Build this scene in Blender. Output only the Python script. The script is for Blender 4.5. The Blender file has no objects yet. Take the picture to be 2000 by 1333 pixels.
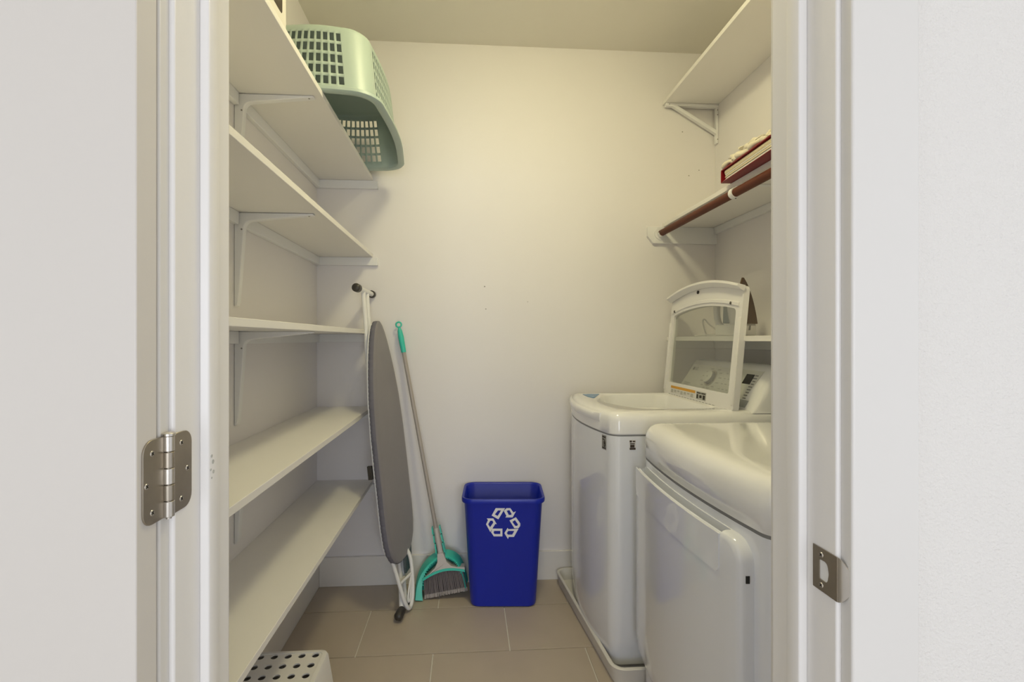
import bpy, bmesh, math, random
from mathutils import Vector, Matrix, noise

random.seed(7)
scene = bpy.context.scene
C = scene.collection
PI = math.pi

# ------------------------------------------------------------------ camera
cam_d = bpy.data.cameras.new('camera')
cam_d.sensor_width = 36.0
cam_d.lens = 930.0 / 2000.0 * 36.0
cam_d.shift_x = (1000 - 974) / 2000.0
cam_d.shift_y = -(666.5 - 663) / 2000.0
cam_d.clip_start = 0.02
cam = bpy.data.objects.new('camera', cam_d)
C.objects.link(cam)
cam.location = (0, 0, 1.237)
cam.rotation_euler = (PI / 2, 0, -math.atan2(61, 930))
scene.camera = cam

# ------------------------------------------------------------------ world, light, exposure
world = bpy.data.worlds.new('world')
scene.world = world
world.use_nodes = True
bg = world.node_tree.nodes['Background']
bg.inputs[0].default_value = (0.89, 0.93, 1.0, 1)
bg.inputs[1].default_value = 1.1
scene.view_settings.view_transform = 'Standard'
scene.view_settings.look = 'None'
scene.view_settings.gamma = 1
scene.view_settings.use_curve_mapping = False
scene.view_settings.exposure = 0.0
LAMP_COL = (1.0, 0.905, 0.52)
LAMP_E = 52                      # emission of the closet lamp's dome
LAMP_POS = (0.25, 1.30, 2.70)
# added bluish fill light for the lower closet, unseen behind the camera
wd = bpy.data.lights.new('hall_fill_light', 'AREA'); wd.shape = 'RECTANGLE'; wd.size = 2.2; wd.size_y = 1.7
wd.energy = 48.0; wd.color = (0.86, 0.91, 1.0)
wo = bpy.data.objects.new('hall_fill_light', wd); C.objects.link(wo)
wo.location = (0.25, -3.04, 1.22); wo.rotation_euler = (PI / 2, 0, 0)

# ------------------------------------------------------------------ materials
MATS = {}
def mat(name, col, rough=0.5, metal=0.0, var=0.03, vscale=6.0, bump=0.0, bscale=200.0, coat=0.0,
        trans=0.0, alpha=1.0, stretch=(1, 1, 1), sheen=0.0, ior=1.5, col2=None, spec=0.5, bdist=.002):
    m = bpy.data.materials.new(name); m.use_nodes = True
    nt = m.node_tree; p = nt.nodes['Principled BSDF']
    p.inputs['Roughness'].default_value = rough
    p.inputs['Metallic'].default_value = metal
    p.inputs['IOR'].default_value = ior
    p.inputs['Specular IOR Level'].default_value = spec
    p.inputs['Coat Weight'].default_value = coat
    p.inputs['Coat Roughness'].default_value = 0.08
    p.inputs['Transmission Weight'].default_value = trans
    p.inputs['Alpha'].default_value = alpha
    p.inputs['Sheen Weight'].default_value = sheen
    tc = nt.nodes.new('ShaderNodeTexCoord')
    mp = nt.nodes.new('ShaderNodeMapping'); mp.inputs['Scale'].default_value = stretch
    nt.links.new(tc.outputs['Object'], mp.inputs['Vector'])
    nz = nt.nodes.new('ShaderNodeTexNoise'); nz.inputs['Scale'].default_value = vscale
    nz.inputs['Detail'].default_value = 4
    nt.links.new(mp.outputs['Vector'], nz.inputs['Vector'])
    mx = nt.nodes.new('ShaderNodeMix'); mx.data_type = 'RGBA'
    c2 = col2 if col2 else tuple(max(0, x * (1 - var * 2)) for x in col)
    c1 = col if col2 else tuple(min(1, x * (1 + var)) for x in col)
    mx.inputs[6].default_value = (*c1, 1); mx.inputs[7].default_value = (*c2, 1)
    nt.links.new(nz.outputs['Fac'], mx.inputs[0])
    nt.links.new(mx.outputs[2], p.inputs['Base Color'])
    if bump:
        n2 = nt.nodes.new('ShaderNodeTexNoise'); n2.inputs['Scale'].default_value = bscale
        n2.inputs['Detail'].default_value = 3
        nt.links.new(mp.outputs['Vector'], n2.inputs['Vector'])
        b = nt.nodes.new('ShaderNodeBump'); b.inputs['Strength'].default_value = bump
        b.inputs['Distance'].default_value = bdist
        nt.links.new(n2.outputs['Fac'], b.inputs['Height'])
        nt.links.new(b.outputs['Normal'], p.inputs['Normal'])
    MATS[name] = m
    return m

mat('wall_paint', (0.86, 0.835, 0.845), 0.75, spec=.2, var=0.012, vscale=2.5, bump=0.12, bscale=220)
mat('hall_paint', (0.79, 0.76, 0.72), 0.6, var=0.01, vscale=3, bump=.55, bscale=260, bdist=.0045)
mat('ceiling_paint', (0.86, 0.83, 0.76), 0.8, var=0.01, bump=0.05, bscale=200)
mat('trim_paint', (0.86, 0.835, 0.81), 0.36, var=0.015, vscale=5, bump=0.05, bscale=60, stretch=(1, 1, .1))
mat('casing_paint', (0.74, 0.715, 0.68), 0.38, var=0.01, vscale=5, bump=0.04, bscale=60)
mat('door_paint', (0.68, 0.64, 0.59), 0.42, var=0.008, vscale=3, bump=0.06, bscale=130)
mat('shelf_board', (0.88, 0.86, 0.835), 0.45, var=0.015, vscale=4)
mat('bracket_enamel', (0.87, 0.87, 0.88), 0.35, var=0.01)
mat('tile', (0.53, 0.455, 0.375), 0.42, var=0.05, vscale=7, bump=0.06, bscale=300)
mat('grout', (0.80, 0.77, 0.72), 0.9, var=0.04, vscale=30)
mat('hall_floor', (0.66, 0.63, 0.60), 0.5, var=0.1, vscale=5, stretch=(1, 8, 1))
mat('appliance', (0.86, 0.88, 0.95), 0.09, var=0.003, coat=0.5)
mat('appliance_top', (0.93, 0.93, 0.945), 0.10, var=0.003, coat=0.5)
mat('lid_plastic', (0.86, 0.85, 0.86), 0.3, var=0.004)
mat('panel_plastic', (0.76, 0.76, 0.72), 0.35, var=0.004)
mat('panel_band', (0.45, 0.47, 0.48), 0.3, var=0.02)
mat('tub_dark', (0.05, 0.05, 0.055), 0.4, metal=0.5)
mat('pan_plastic', (0.78, 0.76, 0.73), 0.45, var=0.015)
mat('gap_dark', (0.02, 0.02, 0.02), 0.8)
mat('blue_plastic', (0.006, 0.022, 0.42), 0.34, var=0.04)
mat('symbol_white', (0.88, 0.88, 0.90), 0.5)
mat('teal_plastic', (0.05, 0.60, 0.48), 0.35, var=0.03)
mat('broom_grey', (0.60, 0.56, 0.54), 0.4)
mat('pole_grey', (0.42, 0.38, 0.35), 0.35, var=0.02)
mat('bristle', (0.17, 0.145, 0.155), 0.7, var=0.2, vscale=60, stretch=(1, 1, .05))
mat('bristle_tip', (0.42, 0.38, 0.37), 0.8, var=0.2, vscale=60, stretch=(1, 1, .05))
mat('board_cover', (0.25, 0.235, 0.25), 0.8, var=0.04, vscale=8, bump=0.25, bscale=60, sheen=0.2)
mat('board_edge', (0.19, 0.185, 0.225), 0.85, var=0.08, vscale=8, bump=0.9, bscale=70, stretch=(.4, .4, 1))
mat('white_tube', (0.86, 0.86, 0.86), 0.3, var=0.01)
mat('dark_cap', (0.045, 0.04, 0.035), 0.4)
mat('rest_pad', (0.10, 0.13, 0.15), 0.6, var=0.3, vscale=300)
mat('nickel', (0.42, 0.37, 0.30), 0.33, metal=0.9, var=0.12, vscale=25)
mat('nickel_bright', (0.62, 0.58, 0.52), 0.28, metal=0.9, var=0.08, vscale=25)
mat('slot_dark', (0.03, 0.025, 0.02), 0.7)
mat('rod_wood', (0.15, 0.036, 0.012), 0.45, col2=(0.06, 0.012, 0.005), vscale=45, stretch=(1, .04, 1), spec=.25)
mat('red_vinyl', (0.25, 0.006, 0.012), 0.4, var=0.05)
mat('paper', (0.66, 0.58, 0.42), 0.8, var=0.1, vscale=120, stretch=(.1, .1, 3))
mat('paper_white', (0.76, 0.74, 0.70), 0.8, var=0.03)
mat('cream_cloth', (0.74, 0.68, 0.55), 0.9, var=0.06, vscale=15, bump=0.3, bscale=120, sheen=0.2)
mat('clear_film', (0.85, 0.83, 0.80), 0.2, alpha=0.45, var=0.02)
mat('sole_brown', (0.085, 0.048, 0.024), 0.35, var=0.05, coat=0.2)
mat('iron_white', (0.76, 0.75, 0.74), 0.35, var=0.01)
mat('iron_tank', (0.13, 0.18, 0.20), 0.25, var=0.08)
mat('basket_green', (0.43, 0.53, 0.48), 0.42, var=0.02)
mat('stool_white', (0.80, 0.78, 0.76), 0.45, var=0.01)
mat('box_white', (0.78, 0.75, 0.70), 0.6, var=0.02)
mat('print_brown', (0.06, 0.042, 0.028), 0.5, var=0.1)
mat('print_grey', (0.25, 0.25, 0.25), 0.5)
mat('print_light', (0.50, 0.50, 0.48), 0.5)
mat('sticker_grey', (0.30, 0.29, 0.27), 0.5)
mat('sticker_amber', (0.72, 0.36, 0.03), 0.5)
mat('sticker_blue', (0.10, 0.27, 0.52), 0.25, var=0.1)
mat('display_black', (0.01, 0.008, 0.006), 0.15)
mat('plate_white', (0.8, 0.79, 0.77), 0.4)

def glass(name, col, rough=0.0):
    m = bpy.data.materials.new(name); m.use_nodes = True
    nt = m.node_tree; nt.nodes.clear()
    o = nt.nodes.new('ShaderNodeOutputMaterial')
    t = nt.nodes.new('ShaderNodeBsdfTransparent'); t.inputs[0].default_value = (*col, 1)
    g = nt.nodes.new('ShaderNodeBsdfGlossy'); g.inputs['Roughness'].default_value = 0.03
    fr = nt.nodes.new('ShaderNodeLayerWeight'); fr.inputs[0].default_value = .12
    mx = nt.nodes.new('ShaderNodeMixShader')
    nt.links.new(fr.outputs[1], mx.inputs[0]); nt.links.new(t.outputs[0], mx.inputs[1])
    nt.links.new(g.outputs[0], mx.inputs[2]); nt.links.new(mx.outputs[0], o.inputs[0])
    MATS[name] = m
glass('lid_glass', (0.93, 0.94, 0.92))

em = bpy.data.materials.new('lamp_glow'); em.use_nodes = True
em.node_tree.nodes['Principled BSDF'].inputs['Emission Color'].default_value = (*LAMP_COL, 1)
em.node_tree.nodes['Principled BSDF'].inputs['Emission Strength'].default_value = LAMP_E
MATS['lamp_glow'] = em

# ------------------------------------------------------------------ object helpers
W = {}            # object -> world translation of its frame
def new(): return bmesh.new()

def finish(bm, name, smooth=None):
    bmesh.ops.recalc_face_normals(bm, faces=bm.faces[:])
    me = bpy.data.meshes.new(name)
    bm.to_mesh(me); bm.free()
    if smooth is not None:
        for p in me.polygons: p.use_smooth = True
        me.set_sharp_from_angle(angle=math.radians(smooth))
    return me

def obj(name, bm, m, parent=None, smooth=35, bevel=0.0, bseg=2, solid=0.0, soff=-1.0):
    me = finish(bm, name, smooth)
    o = bpy.data.objects.new(name, me); C.objects.link(o)
    me.materials.append(MATS[m])
    if parent is None:
        vs = [v.co for v in me.vertices]
        b = Vector(((min(v.x for v in vs) + max(v.x for v in vs)) / 2, (min(v.y for v in vs) + max(v.y for v in vs)) / 2, min(v.z for v in vs)))
        me.transform(Matrix.Translation(-b)); o.location = b; W[o] = b
    else:
        o.parent = parent; o.matrix_parent_inverse = Matrix.Translation(-W[parent]); W[o] = Vector((0, 0, 0))
    if solid:
        s = o.modifiers.new('thickness', 'SOLIDIFY'); s.thickness = solid; s.offset = soff
    if bevel:
        b = o.modifiers.new('bevel', 'BEVEL'); b.width = bevel; b.segments = bseg; b.limit_method = 'ANGLE'; b.angle_limit = math.radians(35)
    return o

def link_copy(o, loc, parent, name=None):
    c = o.copy(); C.objects.link(c); c.parent = parent
    c.matrix_parent_inverse = Matrix.Translation(-W[parent]); c.location = loc
    W[c] = Vector(loc)
    return c

def tag(o, label, cat=None, group=None, kind=None):
    o['label'] = label
    if cat: o['category'] = cat
    if group: o['group'] = group
    if kind: o['kind'] = kind
    return o

def thing(name, loc, label, cat, group=None):
    o = bpy.data.objects.new(name, None); C.objects.link(o)
    o.empty_display_size = 0.05
    o.location = loc; W[o] = Vector(loc)
    return tag(o, label, cat, group)

def struct(name, bm, m, label, **k):
    o = obj(name, bm, m, **k); o['kind'] = 'structure'; o['label'] = label
    return o

# ------------------------------------------------------------------ shape helpers
def box(bm, x0, x1, y0, y1, z0, z1):
    v = [bm.verts.new(p) for p in ((x0, y0, z0), (x1, y0, z0), (x1, y1, z0), (x0, y1, z0), (x0, y0, z1), (x1, y0, z1), (x1, y1, z1), (x0, y1, z1))]
    for f in ((0, 1, 2, 3), (4, 5, 6, 7), (0, 1, 5, 4), (1, 2, 6, 5), (2, 3, 7, 6), (3, 0, 4, 7)):
        bm.faces.new([v[i] for i in f])
    return bm

def bx(x0, x1, y0, y1, z0, z1): return box(new(), x0, x1, y0, y1, z0, z1)

def loft(bm, rings, cap0=True, cap1=True, close=True):
    vr = [[bm.verts.new(p) for p in r] for r in rings]
    n = len(vr[0])
    for a, b in zip(vr, vr[1:]):
        for i in range(n if close else n - 1):
            j = (i + 1) % n
            bm.faces.new((a[i], a[j], b[j], b[i]))
    if cap0: bm.faces.new(vr[0])
    if cap1: bm.faces.new(vr[-1])
    return vr

def prism(bm, poly, d):
    d = Vector(d)
    loft(bm, [[Vector(p) for p in poly], [Vector(p) + d for p in poly]])
    return bm

def poly_holes(bm, loops):
    es = []
    for lp in loops:
        vs = [bm.verts.new(p) for p in lp]
        es += [bm.edges.new((vs[i], vs[(i + 1) % len(vs)])) for i in range(len(vs))]
    bmesh.ops.triangle_fill(bm, use_beauty=True, use_dissolve=False, edges=es)

def tube(bm, pts, r, seg=12, closed=False, cap=True):
    pts = [Vector(p) for p in pts]; n = len(pts)
    rs = r if isinstance(r, (list, tuple)) else [r] * n
    tang = []
    for i in range(n):
        a = pts[(i - 1) % n] if (closed or i) else pts[0]
        b = pts[(i + 1) % n] if (closed or i < n - 1) else pts[-1]
        tang.append((b - a).normalized())
    t0 = tang[0]; up = Vector((0, 0, 1)) if abs(t0.z) < .9 else Vector((1, 0, 0))
    nrm = (up - t0 * up.dot(t0)).normalized()
    rings = []
    for i in range(n):
        t = tang[i]; nrm = (nrm - t * nrm.dot(t)).normalized(); b = t.cross(nrm)
        rings.append([pts[i] + (nrm * math.cos(2 * PI * k / seg) + b * math.sin(2 * PI * k / seg)) * rs[i] for k in range(seg)])
    if closed: rings.append(rings[0])
    vr = [[bm.verts.new(p) for p in q] for q in (rings[:-1] if closed else rings)]
    if closed: vr.append(vr[0])
    for a, b in zip(vr, vr[1:]):
        for k in range(seg): bm.faces.new((a[k], a[(k + 1) % seg], b[(k + 1) % seg], b[k]))
    if cap and not closed: bm.faces.new(vr[0]); bm.faces.new(vr[-1])
    return bm

def smooth_path(pts, n=8):
    pts = [Vector(p) for p in pts]; out = []
    for i in range(len(pts) - 1):
        p0 = pts[max(i - 1, 0)]; p1 = pts[i]; p2 = pts[i + 1]; p3 = pts[min(i + 2, len(pts) - 1)]
        for k in range(n):
            t = k / n
            out.append(.5 * ((2 * p1) + (-p0 + p2) * t + (2 * p0 - 5 * p1 + 4 * p2 - p3) * t * t + (-p0 + 3 * p1 - 3 * p2 + p3) * t ** 3))
    out.append(pts[-1])
    return out

def round_poly(pts, rad, seg=6):
    """2-D polygon with rounded corners; rad = one radius or a list."""
    out = []; n = len(pts)
    for i in range(n):
        p = Vector(pts[i]).to_2d() if len(pts[i]) > 2 else Vector(pts[i])
        a = Vector(pts[i - 1]); b = Vector(pts[(i + 1) % n])
        r = rad[i] if isinstance(rad, (list, tuple)) else rad
        if r <= 0: out.append(p.copy()); continue
        da = (a - p).normalized(); db = (b - p).normalized()
        ang = da.angle(db); d = r / math.tan(ang / 2)
        c = p + (da + db).normalized() * (r / math.sin(ang / 2))
        s = p + da * d - c; e = p + db * d - c
        for k in range(seg + 1):
            t = k / seg; ph = s.angle_signed(e)
            m = Matrix.Rotation(-ph * t, 2)
            out.append(c + m @ s)
    return out

def rrect(cx, cy, w, h, r, seg=6):
    return round_poly([(cx - w / 2, cy - h / 2), (cx + w / 2, cy - h / 2), (cx + w / 2, cy + h / 2), (cx - w / 2, cy + h / 2)], r, seg)

def cyl(bm, c, axis, r, h, seg=16, r2=None, dome=0):
    c = Vector(c); a = Vector(axis).normalized()
    u = a.orthogonal().normalized(); v = a.cross(u)
    def ring(d, q): return [c + a * d + (u * math.cos(2 * PI * k / seg) + v * math.sin(2 * PI * k / seg)) * q for k in range(seg)]
    r2 = r if r2 is None else r2
    rings = [ring(0, r), ring(h, r2)]
    if dome: rings += [ring(h + dome * .6, r2 * .75), ring(h + dome, r2 * .3)]
    loft(bm, rings)
    return bm

# ================================================================== SETTING
XL, XR, YB, ZC = -0.752, 1.309, 2.44, 2.745       # closet shell
YF0, YF1 = 0.575, 0.702                            # door wall
JL, JR = -0.3385, 0.467                            # jamb faces
DH = 2.06

# floor slab + tiles
fl = struct('floor', bx(-3.2, 3.2, -3.2, YB + .1, -0.08, -0.004), 'grout', 'grey floor tiles with pale narrow grout lines')
struct('floor_hall', bx(-3.2, 3.2, -3.1, .30, -0.003, 0.001), 'hall_floor', 'pale floor of the hall in front of the doorway')
GY, TY, TX, G = 2.203, 0.318, 0.606, 0.0048
tb = {}
def tile_mesh(w, h):
    k = (round(w, 3), round(h, 3))
    if k not in tb:
        bm = new(); box(bm, 0, w, 0, h, -0.006, 0)
        o = obj('floor_tile', bm, 'tile', fl, smooth=None, bevel=0.0008, bseg=1)
        tb[k] = o
        return o, True
    return tb[k], False
for row in range(-1, 9):
    y1 = GY - TY * row; y0 = y1 - TY
    off = -0.437 if row % 2 == 0 else -0.135
    for k in range(-3, 6):
        x0 = off + TX * k; x1 = x0 + TX
        a0, a1, b0, b1 = max(x0, -1.6), min(x1, XR), max(y0, .302), min(y1, YB)
        if YF1 - .05 > -9:
            if b0 > .69: a0 = max(a0, XL)
        if a1 - a0 < .03 or b1 - b0 < .03: continue
        o, first = tile_mesh(a1 - a0 - G, b1 - b0 - G)
        loc = Vector((a0 + G / 2, b0 + G / 2, 0))
        if first: o.location = loc; W[o] = loc
        else: link_copy(o, loc, fl)

wb = struct('wall_back', bx(XL - .1, XR + .1, YB, YB + .1, 0, ZC + .1), 'wall_paint', 'off-white back wall of the laundry closet')
for (x, z, r) in ((0.088, 1.507, .0035), (0.094, 1.392, .003), (1.13, 2.33, .003), (1.22, 2.13, .0028), (1.165, 2.10, .003), (.31, 1.43, .002)):
    obj('nail_hole', cyl(new(), (x, YB - .0006, z), (0, 1, 0), r, .002, 8), 'sticker_grey', wb)
struct('wall_left', bx(XL - .1, XL, YF1, YB, 0, ZC + .1), 'wall_paint', 'off-white wall behind the five shelves')
struct('wall_right', bx(XR, XR + .1, YF1, YB, 0, ZC + .1), 'wall_paint', 'off-white wall behind the washer and dryer')
struct('ceiling', bx(-3.2, 3.2, -3.2, YB + .1, ZC, ZC + .1), 'ceiling_paint', 'plain painted ceiling')
bm = new()
box(bm, -3.2, JL - .019, YF0, YF1, 0, ZC); box(bm, JR + .019, 3.2, YF0, YF1, 0, ZC); box(bm, JL - .019, JR + .019, YF0, YF1, DH, ZC)
struct('wall_front', bm, 'hall_paint', 'white textured wall around the doorway', smooth=None)
struct('baseboard_back', bx(XL + .015, XR, YB - .015, YB, 0, .146), 'trim_paint', 'tall flat white baseboard on the back wall', bevel=.002)
struct('baseboard_left', bx(XL, XL + .015, YF1, YB, 0, .146), 'trim_paint', 'tall flat white baseboard under the shelves', bevel=.002)
struct('baseboard_right', bx(XR - .015, XR, YF1, YB - .015, 0, .146), 'trim_paint', 'tall flat white baseboard behind the machines', bevel=.002)

# jambs with stops
def jamb(name, xi, xo, label):
    x0, x1 = min(xi, xo), max(xi, xo)
    o = struct(name, bx(x0, x1, YF0 - .001, YF1 + .001, 0, DH), 'trim_paint', label, bevel=.003, bseg=3)
    s = 1 if xi > xo else -1
    p = [(xi, .626), (xi + s * .010, .629), (xi + s * .011, .634), (xi + s * .011, .652), (xi + s * .009, .6565), (xi, .657)]
    bm = new(); prism(bm, [(a, b, 0) for a, b in p], (0, 0, DH - .02)); obj('door_stop', bm, 'trim_paint', o, bevel=.0015)
    return o
jl = jamb('trim_1', JL, JL - .019, 'white painted left door jamb beside the hinge')
jr = jamb('trim_2', JR, JR + .019, 'white painted right door jamb holding the strike plate')
struct('trim_3', bx(JL, JR, YF0 - .001, YF1 + .001, DH - .02, DH), 'trim_paint', 'white painted head jamb above the doorway', bevel=.003)
cas = lambda n, a, l: struct(n, bx(*a), 'casing_paint', l, bevel=.003, bseg=3)
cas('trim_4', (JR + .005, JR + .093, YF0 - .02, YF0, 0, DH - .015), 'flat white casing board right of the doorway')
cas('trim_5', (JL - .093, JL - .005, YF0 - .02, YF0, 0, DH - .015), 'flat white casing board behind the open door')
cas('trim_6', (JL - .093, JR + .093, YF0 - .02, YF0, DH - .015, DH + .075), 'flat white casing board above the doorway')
for nm, a in (('trim_7', (JR + .006, JR + .09, YF1, YF1 + .014, 0, DH)), ('trim_8', (JL - .09, JL - .006, YF1, YF1 + .014, 0, DH))):
    cas(nm, a, 'white casing on the closet side of the ' + ('right' if nm == 'trim_7' else 'left') + ' jamb')

def screw(parent, c, axis, r=.0035):
    """screw head with a dark cross recess (second material slot)"""
    c = Vector(c); a = Vector(axis).normalized()
    bm = cyl(new(), c - a * .0005, a, r, .0012, 14, r * .8)
    n0 = len(bm.faces); u = a.orthogonal().normalized(); v = a.cross(u)
    for d1, d2 in ((u, v), (v, u)):
        q = c + a * .00072
        prism(bm, [q + d1 * r * .6 + d2 * r * .16, q + d1 * r * .6 - d2 * r * .16, q - d1 * r * .6 - d2 * r * .16, q - d1 * r * .6 + d2 * r * .16], a * .0002)
    for f in bm.faces[n0:] if False else [f for i, f in enumerate(bm.faces) if i >= n0]: f.material_index = 1
    o = obj('screw', bm, 'nickel_bright', parent); o.data.materials.append(MATS['slot_dark'])
    return o

# open door, folded back against the hall wall, with its hinge
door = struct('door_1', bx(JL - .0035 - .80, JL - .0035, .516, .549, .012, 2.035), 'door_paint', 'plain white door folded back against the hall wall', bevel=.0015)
hz0, hz1 = 1.036, 1.128
def leaf(x, y0, y1, s):
    """vertical leaf plate on plane x; free edge y1 rounded"""
    r = .015
    if s > 0: pl = round_poly([(y0, hz0), (y1, hz0), (y1, hz1), (y0, hz1)], [0, r, r, 0], 6)
    else: pl = round_poly([(y1, hz0), (y0, hz0), (y0, hz1), (y1, hz1)], [r, 0, 0, r], 6)
    bm = new(); prism(bm, [(x, a, b) for a, b in pl], (.0022, 0, 0)); return bm
h1 = obj('hinge_leaf', leaf(JL - .0005, .566, .6065, 1), 'nickel', door, bevel=.0005, bseg=1); h1['label'] = 'brushed nickel hinge leaf on the jamb'
h2 = obj('hinge_leaf', leaf(JL - .0035 - .0002, .559, .5235, -1), 'nickel', door, bevel=.0005, bseg=1); h2['label'] = 'brushed nickel hinge leaf on the door edge'
for (y_, z_, r_) in ((.634, 1.087, .0022), (.637, 1.079, .003), (.632, 1.070, .0016), (.638, 1.066, .0026), (.634, 1.059, .0015)):
    obj('paint_chip', cyl(new(), (JL + .0105, y_, z_), (1, 0, 0), r_, .0007, 7), 'print_light', jl)
def hscrew(par, x, y, z):
    screw(par, (x + .0022, y, z), (1, 0, 0), .0036)
for (y, z) in ((.585, hz1 - .013), (.597, (hz0 + hz1) / 2), (.585, hz0 + .013)): hscrew(h1, JL - .0005, y, z)
for (y, z) in ((.538, hz1 - .015), (.529, (hz0 + hz1) / 2 - .002), (.538, hz0 + .013)): hscrew(h2, JL - .0037, y, z)
kx, ky = JL + .001, .5625
zs = [hz0, hz0 + .0185, hz0 + .037, hz0 + .0555, hz0 + .074, hz1]
for i in range(5):
    o = obj('hinge_knuckle', cyl(new(), (kx, ky, zs[i] + .0004), (0, 0, 1), .0058, zs[i + 1] - zs[i] - .0008, 20), 'nickel_bright' if i % 2 == 0 else 'nickel', door, bevel=.0006)
obj('hinge_pin', cyl(cyl(new(), (kx, ky, hz0 - .002), (0, 0, 1), .003, hz1 - hz0 + .003, 14), (kx, ky, hz1), (0, 0, 1), .0068, .0025, 18, dome=.002), 'nickel_bright', door)

# strike plate on right jamb
sz0, sz1 = .905, .9615
bm = new()
outl = [(.6135, sz0), (.5715, sz0), (.5715, sz1), (.6135, sz1)]
hole = round_poly([(.602, .920), (.588, .9195), (.585, .933), (.588, .9465), (.602, .946)], [.002, .006, .01, .006, .002], 5)
poly_holes(bm, [[(JR - .0012, a, b) for a, b in outl], [(JR - .0012, a, b) for a, b in hole]])
sp = obj('strike_plate', bm, 'nickel', jr, smooth=None, solid=.0014, soff=0); sp['label'] = 'brushed nickel strike plate'
obj('latch_recess', prism(new(), [(JR - .0004, a, b) for a, b in hole], (.0003, 0, 0)), 'plate_white', sp)
for z in (sz0 + .008, sz1 - .0085):
    screw(sp, (JR - .0022, .598, z), (-1, 0, 0), .0036)
bm = new(); rings = []
for t in range(7):
    a = t / 6
    y = .5715 - .0115 * a; x = JR - .0012 + .006 * a * a
    h = (sz1 - sz0) / 2 * (1 - .45 * a * a); zc = (sz0 + sz1) / 2
    rings.append([(x, y, zc - h), (x, y, zc + h), (x + .0014, y, zc + h), (x + .0014, y, zc - h)])
loft(bm, rings); obj('strike_lip', bm, 'nickel_bright', sp)

# ceiling lamp (out of frame, lights the closet)
lp = thing('ceiling_light', (LAMP_POS[0], LAMP_POS[1], 2.70), 'flush round ceiling light inside the closet', 'lamp')
bm = new(); loft(bm, [[(LAMP_POS[0] + r * math.cos(2 * PI * k / 32), LAMP_POS[1] + r * math.sin(2 * PI * k / 32), z) for k in range(32)] for r, z in ((.15, ZC), (.15, 2.722), (.142, 2.712), (.125, 2.712), (.12, 2.72))])
obj('lamp_base', bm, 'plate_white', lp)
bm = new(); loft(bm, [[(LAMP_POS[0] + r * math.cos(2 * PI * k / 32), LAMP_POS[1] + r * math.sin(2 * PI * k / 32), z) for k in range(32)] for r, z in ((.138, 2.714), (.139, 2.696), (.130, 2.670), (.102, 2.648), (.05, 2.636))])
obj('lamp_dome', bm, 'lamp_glow', lp, smooth=60)

# made-up window opening and frame, added around the fill light out of view
bm = new(); wx0, wx1, wz0, wz1 = -.87, 1.37, .35, 2.09
box(bm, -3.2, wx0, -3.2, -3.1, 0, ZC); box(bm, wx1, 3.2, -3.2, -3.1, 0, ZC); box(bm, wx0, wx1, -3.2, -3.1, 0, wz0); box(bm, wx0, wx1, -3.2, -3.1, wz1, ZC)
struct('wall_hall', bm, 'hall_paint', 'unseen hall wall with an opening added for the fill light', smooth=None)
bm = new(); box(bm, wx0, wx1, -3.1, -3.07, wz0, wz0 + .05); box(bm, wx0, wx1, -3.1, -3.07, wz1 - .05, wz1); box(bm, wx0, wx0 + .05, -3.1, -3.07, wz0 + .05, wz1 - .05); box(bm, wx1 - .05, wx1, -3.1, -3.07, wz0 + .05, wz1 - .05)
struct('fill_frame_1', bm, 'trim_paint', 'unseen white frame added around the hall fill light', smooth=None)

# ================================================================== LEFT SHELVES
SZ = [2.033, 1.648, 1.263, .880, .510]     # undersides
SXF = -.475
ord_ = ['topmost white shelf on the left wall, holding the green laundry basket',
        'second white shelf from the top on the left wall, empty',
        'middle white shelf on the left wall at eye level, behind the ironing board frame',
        'second white shelf from the floor on the left wall, top face visible',
        'lowest white shelf on the left wall, above the perforated stool']
def l_bracket(parent, y, zt):
    w = .022
    q0 = Vector((XL + .031, zt - .029)); rc = .022
    out = [(XL + .0005, zt - .014), (XL + .005, zt - .004), (XL + .016, zt - .0004), (XL + .246, zt - .0004), (XL + .252, zt - .003), (XL + .246, zt - .006)]
    out += [(XL + .055, zt - .0265)] + [(XL + .053 - rc * math.sin(a_), zt - .027 - rc * (1 - math.cos(a_))) for a_ in (.4, .8, 1.2, 1.5708)]
    out += [(XL + .013, zt - .290), (XL + .009, zt - .303), (XL + .0005, zt - .306)]
    bm = new(); prism(bm, [(a_, y - w * .5, b_) for a_, b_ in out], (0, w, 0))
    o = obj('bracket', bm, 'bracket_enamel', parent, bevel=.0025, bseg=2); o['label'] = 'white enamelled L bracket'
    for q, ax in (((XL + .03, y, zt - .001 - .024), None), ):
        pass
    for (sx, sy, szz, ax) in ((XL + .008 + .016, y - w * .5, zt - .055, (0, -1, 0)), (XL + .235, y - .004, zt - .0075, (.05, 0, -1))):
        obj('screw', cyl(new(), (sx, sy, szz), ax, .0028, .001, 10), 'sticker_grey', o)
    return o
for i, z in enumerate(SZ):
    t = thing('wall_shelf', (XL, (YF1 + YB) / 2, z), ord_[i], 'shelf', 'shelves on the left wall')
    obj('board', bx(XL, SXF, YF1 + .016, YB - .0005, z, z + .019), 'shelf_board', t, bevel=.0012)
    obj('cleat', bx(XL, XL + .018, YF1 + .016, 1.585, z - .041, z - .0003), 'bracket_enamel', t, bevel=.0015)
    obj('cleat', bx(XL, XL + .018, 1.615, YB - .019, z - .041, z - .0003), 'bracket_enamel', t, bevel=.0015)
    obj('cleat', bx(XL, SXF + .026, YB - .0185, YB, z - .041, z - .0003), 'bracket_enamel', t, bevel=.0015)
    l_bracket(t, 1.6, z - .0005)

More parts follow.
